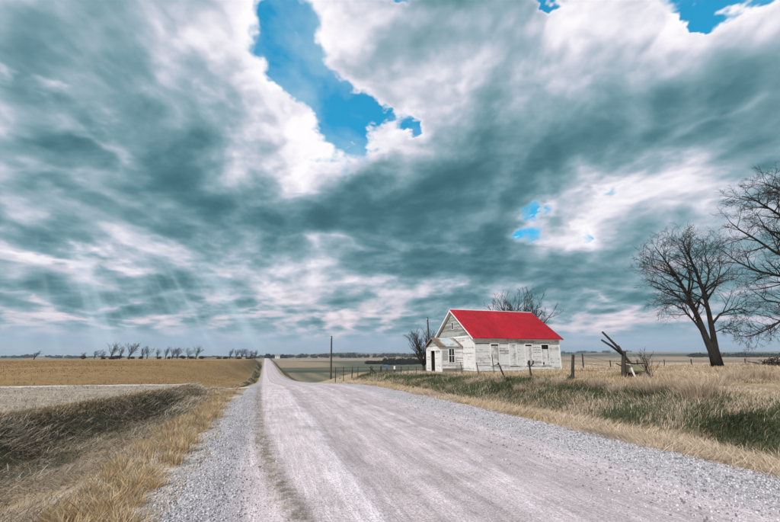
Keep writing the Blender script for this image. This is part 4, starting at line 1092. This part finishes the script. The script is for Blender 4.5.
def wood(name, spots, n_per, size, cols, label):
    """spots: (px, base py, distance y, width px, height px)"""
    cs = []; rs = []
    for px, py, yy, w, h in spots:
        q = at_dist(px, py, yy); hw = (at_dist(px + w / 2, py, yy) - q).length; hh = at_dist(px, py - h, yy).z - q.z
        z0 = zt(q.x, q.y)
        cs.append((q.x, q.y, z0 + hh * .45)); rs.append((hw, hw, hh * .58))
    V, F, Cc = clump_mesh(cs, rs, n_per, size, cols)
    o = np_mesh(name, V, F, M_scrub, colors=Cc); tag(o, label, 'woodland', kind='stuff'); return o
sp = [(random.uniform(383, 412), 362.3, random.uniform(395, 425), random.uniform(4, 7), random.uniform(4.5, 7.5)) for _ in range(60)] + [(random.uniform(366, 384), 359.5, 430, 5, 3.4) for _ in range(24)] + [(random.uniform(408, 432), 361, 420, 6, 5.5) for _ in range(34)]
wood("valley_grove", sp, 130, .55, DK, "dark grove of trees in the valley left of the house")
sp = [(random.uniform(250, 432), 357.5, random.uniform(1150, 1700), random.uniform(3, 8), random.uniform(1.5, 3.6)) for _ in range(90)] + [(random.uniform(440, 640), 356, random.uniform(1500, 2000), random.uniform(3, 8), random.uniform(1, 2.2)) for _ in range(40)]
wood("far_woodland", sp, 50, 3.2, DK + BR, "thin dark line of far woods on the skyline")
sp = [(random.uniform(688, 800), 357, random.uniform(520, 620), random.uniform(5, 10), random.uniform(3.0, 4.6)) for _ in range(60)]
wood("shelter_belt", sp, 80, 1.6, DK, "long dark shelter belt on the skyline behind the yard trees")
sp = [(random.uniform(0, 70), 357, random.uniform(1500, 1900), random.uniform(4, 9), random.uniform(1.2, 2.4)) for _ in range(24)] + [(random.uniform(70, 250), 357, random.uniform(1500, 1900), random.uniform(4, 9), random.uniform(.8, 1.8)) for _ in range(30)]
wood("far_woodland", sp, 50, 4., DK, "low blue-dark far woods beyond the hayfield")
# ------------------------------------------------------------------ dark farm trees and white farmhouse at the end of the road
for px, w, h, yy in ((266.5, 5, 5.5, 960), (270, 5, 5, 950), (273, 4, 4.5, 940), (282, 5, 5, 950), (286, 5, 4.2, 960)):
    bush("farm_tree", px, 357.4, yy, w, h, "dark evergreen clump around the white farmhouse at the road's end", DK, "dark trees round the distant farmhouse", 'tree')
g = new_mat("distant_white_paint", .7); g.b.inputs['Base Color'].default_value = (.8, .8, .8, 1); M_fw = g.mat
g = new_mat("distant_grey_roof", .7); g.b.inputs['Base Color'].default_value = (.22, .22, .24, 1); M_fr = g.mat
q = at_dist(277.4, 357.2, 930); z0 = zt(q.x, q.y)
fh = empty("farmhouse", (q.x, q.y, z0)); tag(fh, "tiny white farmhouse between dark trees at the end of the road", "house")
m = MB(); m.box((-5, -4, -1), (5, 4, 6)); i = len(m.v)
m.v += [(-5, -4, 6), (-5, 4, 6), (-5, 0, 9.2), (5, -4, 6), (5, 4, 6), (5, 0, 9.2)]; m.c += [(1, 1, 1)] * 6; m.f += [(i, i + 2, i + 1), (i + 3, i + 4, i + 5)]
m.build("wall", M_fw, fh)
m = MB(); m.hexa([(-5.5, -4.6, 5.6), (5.5, -4.6, 5.6), (5.5, -.01, 9.3), (-5.5, -.01, 9.3), (-5.5, -4.6, 5.9), (5.5, -4.6, 5.9), (5.5, -.01, 9.6), (-5.5, -.01, 9.6)])
m.hexa([(-5.5, .01, 9.3), (5.5, .01, 9.3), (5.5, 4.6, 5.6), (-5.5, 4.6, 5.6), (-5.5, .01, 9.6), (5.5, .01, 9.6), (5.5, 4.6, 5.9), (-5.5, 4.6, 5.9)]); m.build("roof", M_fr, fh)
for x in (-3, 1.5):
    m = MB(); m.box((x, -4.06, 2), (x + 1.2, -4.005, 4)); m.build("window", M_dark, fh)

# ------------------------------------------------------------------ utility poles
g = new_mat("creosoted_pole", .9); p = objco(g)
g.put(g.b.inputs['Base Color'], g.ramp(g.noise(g.mapping(p, sc=(8, 8, .6)), 2, 5, .7), [(.3, (.035, .028, .024)), (.7, (.095, .078, .066))])); M_pole = g.mat
def pole(px_b, px_t, py_t, yy, label, crossarm=False):
    t = at_dist(px_t, py_t, yy); b = at_dist(px_b, 376, yy); z0 = zt(b.x, b.y)
    root = empty("utility_pole", (b.x, b.y, z0)); tag(root, label, "utility pole", None)
    off = (b.x, b.y, z0); n = 8
    m = MB(); pts = [Vector((b.x, b.y, z0 - .6)).lerp(t, i / n) for i in range(n + 1)]
    m.tube(pts, [.15 - .045 * i / n for i in range(n + 1)], 10); m.build("pole", M_pole, root, smooth=True, off=off)
    m = MB(); d = (t - Vector(off)).normalized(); a = t - d * .4
    m.tube([a + Vector((-.13, -.1, 0)), a + Vector((-.13, -.1, .22))], [.035, .05], 8); m.build("insulator", M_fw, root, off=off)
    m = MB(); m.tube([a + Vector((-.2, -.1, .0)), a + Vector((.12, .0, 0))], .02, 6); m.build("bracket", M_pole, root, off=off)
pole(331.0, 331.6, 336, 62, "plain wooden utility pole standing alone beyond the field drive")
pole(431.4, 427.4, 317.3, 57, "leaning wooden utility pole behind the porch roof")

# ------------------------------------------------------------------ fence of old posts and wire
g = new_mat("weathered_post_wood", .95); p = objco(g)
g.put(g.b.inputs['Base Color'], g.ramp(g.noise(g.mapping(p, sc=(14, 14, 1.5)), 2.2, 5, .7), [(.3, (.022, .019, .017)), (.6, (.07, .058, .05)), (.78, (.17, .15, .13))])); g.put(g.b.inputs['Normal'], bump(g, g.noise(g.mapping(p, sc=(16, 16, 1)), 3, 4, .7), 1., .02)); M_post = g.mat
g = new_mat("rusty_wire", .7); g.b.inputs['Base Color'].default_value = (.06, .045, .038, 1); g.b.inputs['Metallic'].default_value = .6; M_wire = g.mat
g = new_mat("rusty_iron", .8); p = objco(g); g.put(g.b.inputs['Base Color'], g.ramp(g.noise(p, 9, 4, .7), [(.3, (.03, .02, .016)), (.7, (.10, .055, .035))])); M_iron = g.mat
def post_mesh(m, b, t, r, n=7, rough=.12):
    b = Vector(b); t = Vector(t)
    pts = [b.lerp(t, i / 4) for i in range(5)]
    m.tube(pts, [r * (1.1 - .06 * i) for i in range(5)], n, jit=rough)
def wire_line(m, pts, sag=.05, r=.006):
    for a, b in zip(pts[:-1], pts[1:]):
        m.tube([a.lerp(b, i / 6) - Vector((0, 0, sag * math.sin(math.pi * i / 6))) for i in range(7)], r, 3, cap=False)
def post_at(px, py_b, py_t, px_t=None, y=None):
    h = hit(px, py_b) if y is None else None
    if y is not None:
        q = at_dist(px, 365, y); h = Vector((q.x, q.y, zt(q.x, q.y)))
    top = view_plane(h)(px if px_t is None else px_t, py_t)
    return h, top
def fence(name, label, specs, r, wires, wr=.006):
    ps_ = [post_at(*s) for s in specs]; base = ps_[0][0]
    root = empty(name, base); tag(root, label, "fence")
    for b, t in ps_:
        m = MB(); post_mesh(m, b - Vector((0, 0, .3)), t, r * random.uniform(.85, 1.2)); m.build("fence_post", M_post, root, off=base)
    for k_ in wires:
        m = MB(); wire_line(m, [b.lerp(t, k_) for b, t in ps_], r=wr); m.build("wire", M_wire, root, off=base)
    return ps_
# the yard fence on top of the bank, from the broken frame towards the house
fence("yard_fence", "post and wire fence on the bank leading up to the broken timber frame", [(571.5, 379, 354.5, 573), (622, 377, 355, 623)], .075, (.35, .62, .9))
# back fence of the yard
fence("pasture_fence", "far post and wire fence crossing the pasture behind the yard", [(583, 370, 353.5, 582.2, 30)] + [(px, 0, 360.2 - .012 * (px - 600), None, 36 - (px - 583) * .045) for px in range(610, 900, 27)], .06, (.45, .9), .012)
# valley fence to the left of the house
fence("valley_fence", "low post and wire fence running from the utility pole towards the porch", [(px, 0, 366.8 + random.uniform(-.5, .5), px + random.uniform(-.6, .6), 46 - (px - 336) * .035) for px in (336, 344, 352, 358, 372, 401, 408, 416, 424)], .05, (.5, .95), .012)

def single_post(name, label, px, py_b, py_t, px_t, r, mat=None, cat="fence post", y=None):
    b, t = post_at(px, py_b, py_t, px_t, y)
    m = MB(); post_mesh(m, b - Vector((0, 0, .25)), t, r); o = m.build(name, mat or M_post, off=b); tag(o, label, cat); return b, t
single_post("fence_post", "stout dark post standing left of the white-capped post", 381, 374.5, 366, 381, .11, y=43)
b, t = post_at(387, 374.5, 367.5, 387, 43)
root = empty("signal_post", b); tag(root, "thin post carrying a small blue box near the porch", "post")
m = MB(); post_mesh(m, b - Vector((0, 0, .2)), t, .05); m.build("post", M_post, root, off=b)
g = new_mat("faded_blue_paint", .6); g.b.inputs['Base Color'].default_value = (.10, .17, .25, 1); M_blue = g.mat
m = MB(); m.box((t.x - .42, t.y - .12, t.z - .02), (t.x + .12, t.y + .12, t.z + .18)); m.tube([(t.x - .42, t.y, t.z + .18), (t.x + .12, t.y, t.z + .18)], .119, 10); m.build("box", M_blue, root, off=b)
b, t = post_at(394.6, 374.5, 366.6, 394.6, 42.5)
root = empty("marker_post", b); tag(root, "short post with a white cap near the porch", "post")
m = MB(); post_mesh(m, b - Vector((0, 0, .2)), t, .08); m.build("post", M_post, root, off=b)
m = MB(); m.tube([t - Vector((0, 0, .28)), t + Vector((0, 0, .03)), t + Vector((0, 0, .06))], [.105, .105, .06], 10); m.build("cap", M_trim, root, off=b)
b, t = post_at(370.5, 374.5, 369, 371, 43)
root = empty("leaning_post", b); tag(root, "crooked post with a fallen brace left of the stout dark post", "post")
m = MB(); post_mesh(m, b - Vector((0, 0, .2)), t + Vector((0, 0, .35)), .06); m.build("post", M_post, root, off=b)
m = MB(); post_mesh(m, b + Vector((.75, 0, -.02)), b + Vector((-.1, .0, .75)), .06); m.build("brace", M_post, root, off=b)
# stakes in front of the house
single_post("steel_stake", "thin dark stake in front of the porch window wall", 462.4, 374, 362, 460.6, .035, M_iron, "stake")
single_post("steel_stake", "thin leaning stake in front of the house corner", 479.5, 374.5, 362.4, 476.4, .035, M_iron, "stake")
single_post("wooden_stake", "tilted wooden stake in front of the first boarded window", 506, 377.5, 364.6, 499.2, .05, None, "stake")
b, t = post_at(531.6, 377, 362.5, 528.9)
root = empty("forked_stake", b); tag(root, "tilted wooden stake with a forked top in front of the third boarded window", "stake")
m = MB(); post_mesh(m, b - Vector((0, 0, .2)), t, .055); m.build("shaft", M_post, root, off=b)
m = MB(); post_mesh(m, t - Vector((0, 0, .12)), t + Vector((.02, 0, .12)), .085, 6); m.build("knob", M_post, root, off=b)
f = view_plane(b); m = MB(); post_mesh(m, f(532.6, 364.4), f(533.4, 360.6), .06, 6); post_mesh(m, f(529.6, 366.5), f(533, 363.9), .03, 5); m.build("fork", M_post, root, off=b)
# rusty bent frame leaning at the wall of the first window
b, _ = post_at(493, 375, 360); f = view_plane(b)
m = MB(); m.tube([f(491.8, 354.5), f(492.4, 360), f(493.2, 365.3), f(496, 365.0), f(499.4, 364.4)], .03, 5); m.tube([f(493.2, 365.3), f(494.6, 377)], .025, 5)
tag(m.build("bent_iron_rod", M_iron, off=b), "bent rusty iron rod below the first boarded window", "iron rod")
# brush at the foot of the dark post
def brush(name, label, px, py, wpx, hpx, n, seed, up=.6, r=.02, cat='branches'):
    rr = random.Random(seed); b = hit(px, py); f = view_plane(b); w = (f(px + wpx / 2, py) - f(px, py)).length; h = f(px, py - hpx).z - b.z
    m = MB()
    for i in range(n):
        a = rr.uniform(-1, 1); q = Vector((rr.uniform(-.5, .5) * w, rr.uniform(-.4, .4) * w, rr.uniform(-.02, .08)))
        e = q + Vector((a * w * rr.uniform(.3, .9), rr.uniform(-.4, .4) * w, h * rr.uniform(.15, 1) * up)); mid = q.lerp(e, .5) + Vector((rr.gauss(0, .05) * w, 0, rr.uniform(0, .1) * h))
        m.tube([b + q, b + mid, b + e], [r, r * .8, r * .35], 4)
        for j in range(3):
            s0 = mid.lerp(e, rr.random()); m.tube([b + s0, b + s0 + Vector((rr.gauss(0, .2) * w, rr.gauss(0, .15) * w, rr.uniform(-.05, .3) * h))], [r * .5, r * .2], 3, cap=False)
    o = m.build(name, M_post, off=b); tag(o, label, cat); return o
brush("brush_pile", "small pile of dead brush at the foot of the dark fence post", 570, 379.5, 9, 6, 14, 5)
brush("fallen_branches", "tangle of dark fallen branches under the tall drooping tree", 772, 366.5, 34, 11, 30, 6, .8, .05)
brush("dead_weed", "dead upright weed stalk between the twin-stemmed tree and the fallen branches", 750, 365, 5, 10, 8, 7, 1., .018, 'weed')

# ------------------------------------------------------------------ broken timber frame
b = hit(622.5, 378); f = view_plane(b)
root = empty("broken_timber_frame", b); tag(root, "broken dark timber frame of leaning poles on a post, beside the dead shrub", "timber frame")
def beam(pts, r, name, mat=M_post, n=6): 
    m = MB(); m.tube(pts, r, n, jit=.1); m.build(name, mat, root, off=b)
beam([f(623.6, 379), f(623.4, 366), f(623.8, 351)], [.12, .11, .10], "upright_post", n=8)
beam([f(602.2, 331.8, .0), f(616, 345.5, .0), f(630.6, 363.5, .0)], [.05, .06, .065], "leaning_pole")
beam([f(601.4, 339.8, .35), f(612, 346.5, .3), f(625, 356.5, .25)], [.05, .055, .055], "leaning_pole")
beam([f(618.2, 345.6, -.2), f(622, 352, -.2)], [.045, .05], "splinter")
beam([f(616, 363.5, .2), f(622, 366, .1)], [.03, .03], "splinter")
beam([f(626.5, 362.5, -.25), f(634, 363.8, -.25), f(643.5, 363.2, -.25)], [.05, .045, .04], "cross_rail")
beam([f(630, 364, -.1), f(632.5, 371, -.1), f(636.5, 379, -.1)], [.045, .045, .045], "pale_brace", M_trim)
m = MB()
a0, a1 = f(632, 372.5, .1), f(646.5, 372.5, .1); up = Vector((0, 0, f(632, 365, .1).z - a0.z)); dv = Vector((math.sin(YAW), math.cos(YAW), 0)) * .9
b0 = Vector((0, 0, -.55))
m.hexa([a0, a1, a1 + dv, a0 + dv, a0 + up, a1 + up, a1 + up * 1.05 + dv, a0 + up * 1.05 + dv])
g = new_mat("faded_olive_board", .9); g.put(g.b.inputs['Base Color'], g.ramp(g.noise(objco(g), 5, 5, .7), [(.3, (.21, .19, .11)), (.7, (.36, .33, .21))])); M_olive = g.mat
tank = empty("feed_box", a0 + b0); tag(tank, "low faded olive feed box with a dark base beside the timber frame", "box")
m.build("top_panel", M_olive, tank, off=a0 + b0)
m = MB(); i_ = (a1 - a0).normalized() * .12
m.hexa([a0 + i_ + b0 * 1.2 + dv * .1, a1 - i_ + b0 * 1.2 + dv * .1, a1 - i_ + b0 * 1.2 + dv * .9, a0 + i_ + b0 * 1.2 + dv * .9, a0 + i_ + dv * .1 - Vector((0, 0, .01)), a1 - i_ + dv * .1 - Vector((0, 0, .01)), a1 - i_ + dv * .9 - Vector((0, 0, .01)), a0 + i_ + dv * .9 - Vector((0, 0, .01))]); m.build("dark_base", M_post, tank, off=a0 + b0)
# dead shrub beside it
T = Tree(71, spread=.6, minr=.006, dens=.9, wig=.3, lmax=3, lenf=.6); h = hit(652.5, 379)
for i in range(7):
    a = T.r.uniform(0, 6.28); T.branch(Vector((0, 0, -.05)), Vector((math.cos(a) * .5, math.sin(a) * .5, 1)), 1.05, .018, 1)
o = T.objects("dead_shrub", "thin leafless shrub right of the olive feed box", (0, 0, 0), None, "shrub"); o.location = h

# ------------------------------------------------------------------ clumps of bunch grass on the left shoulder and pale plumes on the bank
def tuft_mesh(name, n, h, spread, cols, p_, lean=.0, wid=.006):
    a = rng.uniform(-math.pi, math.pi, n); r_ = np.abs(rng.normal(0, spread, n))
    B = np.stack([np.cos(a) * r_, np.sin(a) * r_, np.full(n, -.04)], -1)
    v = blade_arrays(B, h * rng.uniform(.45, 1.1, n), np.full(n, wid), a + rng.normal(0, .6, n), np.abs(rng.normal(.28, .25, n)) + lean, rng.uniform(0, .8, n))
    o5 = 5 * np.arange(n)[:, None, None]; c = np.repeat(pal(n, cols, p_)[:, None], 5, 1)
    return np_mesh(name, v.reshape(-1, 3), [(BF[None] + o5).reshape(-1, 4), (BT[None] + o5).reshape(-1, 3)], grass_mat, colors=c.reshape(-1, 3))
src = [tuft_mesh("grass_tuft", 150, .29, .075, GOLD, [.4, .25, .2, .15], .05, .010) for _ in range(4)]
spots = []
while len(spots) < 105:
    y = math.exp(random.uniform(math.log(4.6), math.log(26))); x = -1.22 - .05 * y * random.random() - abs(random.gauss(0, .35))
    if x < -1.0 and all((x - a) ** 2 + (y - b_) ** 2 > (.016 * y + .20) ** 2 for a, b_ in spots): spots.append((x, y))
for i, (x, y) in enumerate(spots):
    o = src[i] if i < 4 else src[i % 4].copy()
    if i >= 4: col.objects.link(o)
    s = random.uniform(.6, 1.25); o.location = (x, y, zt(x, y)); o.rotation_euler = (random.uniform(-.15, .15), random.uniform(-.15, .15), random.uniform(0, 6.28)); o.scale = (s * random.uniform(1, 1.5), s * random.uniform(1, 1.5), s)
    tag(o, "golden dry grass tuft on the left shoulder between gravel and ditch", "grass tuft", "grass tufts along the left shoulder")
src = [tuft_mesh("pale_grass_clump", 420, .85, .22, PINK, [.35, .25, .3, .1], .12, .011) for _ in range(3)]
spots = [(hit(px, py), s) for px, py, s in ((700, 399, 1.1), (708, 396, .95), (690, 398, .8), (652, 392, .85), (640, 388, .8), (596, 388, .8), (735, 382, .9), (752, 380, .95), (768, 380, .9), (615, 394, .7), (560, 386, .7), (520, 392, .6), (470, 386, .6), (450, 390, .55), (425, 388, .6), (400, 384, .6), (372, 382, .6), (355, 380, .55), (340, 379, .55), (720, 386, .8), (672, 388, .8), (540, 385, .6), (500, 384, .6))]
for i, (h, s) in enumerate(spots):
    o = src[i] if i < 3 else src[i % 3].copy()
    if i >= 3: col.objects.link(o)
    o.location = h; o.rotation_euler = (0, 0, random.uniform(0, 6.28)); o.scale = (s,) * 3
    tag(o, "tall pale pinkish grass clump standing on the right bank", "grass clump", "pale grass clumps on the right bank")

# ------------------------------------------------------------------ haze: thin pale air over the whole plain, sky outside it
hm = bpy.data.materials.new("haze_air"); hm.use_nodes = True; hm.node_tree.nodes.clear(); g = NT(hm.node_tree)
pv = g.node('ShaderNodeVolumePrincipled'); pv.inputs['Color'].default_value = (.80, .90, 1, 1); pv.inputs['Density'].default_value = .00016; pv.inputs['Anisotropy'].default_value = .2
ho = g.node('ShaderNodeOutputMaterial'); g.l.new(pv.outputs[0], ho.inputs['Volume'])
m = MB(); m.box((-4600, -700, -30), (4600, 5600, 60)); hz_o = m.build("haze", hm); tag(hz_o, "thin pale haze over the distant fields", "haze", kind='stuff')
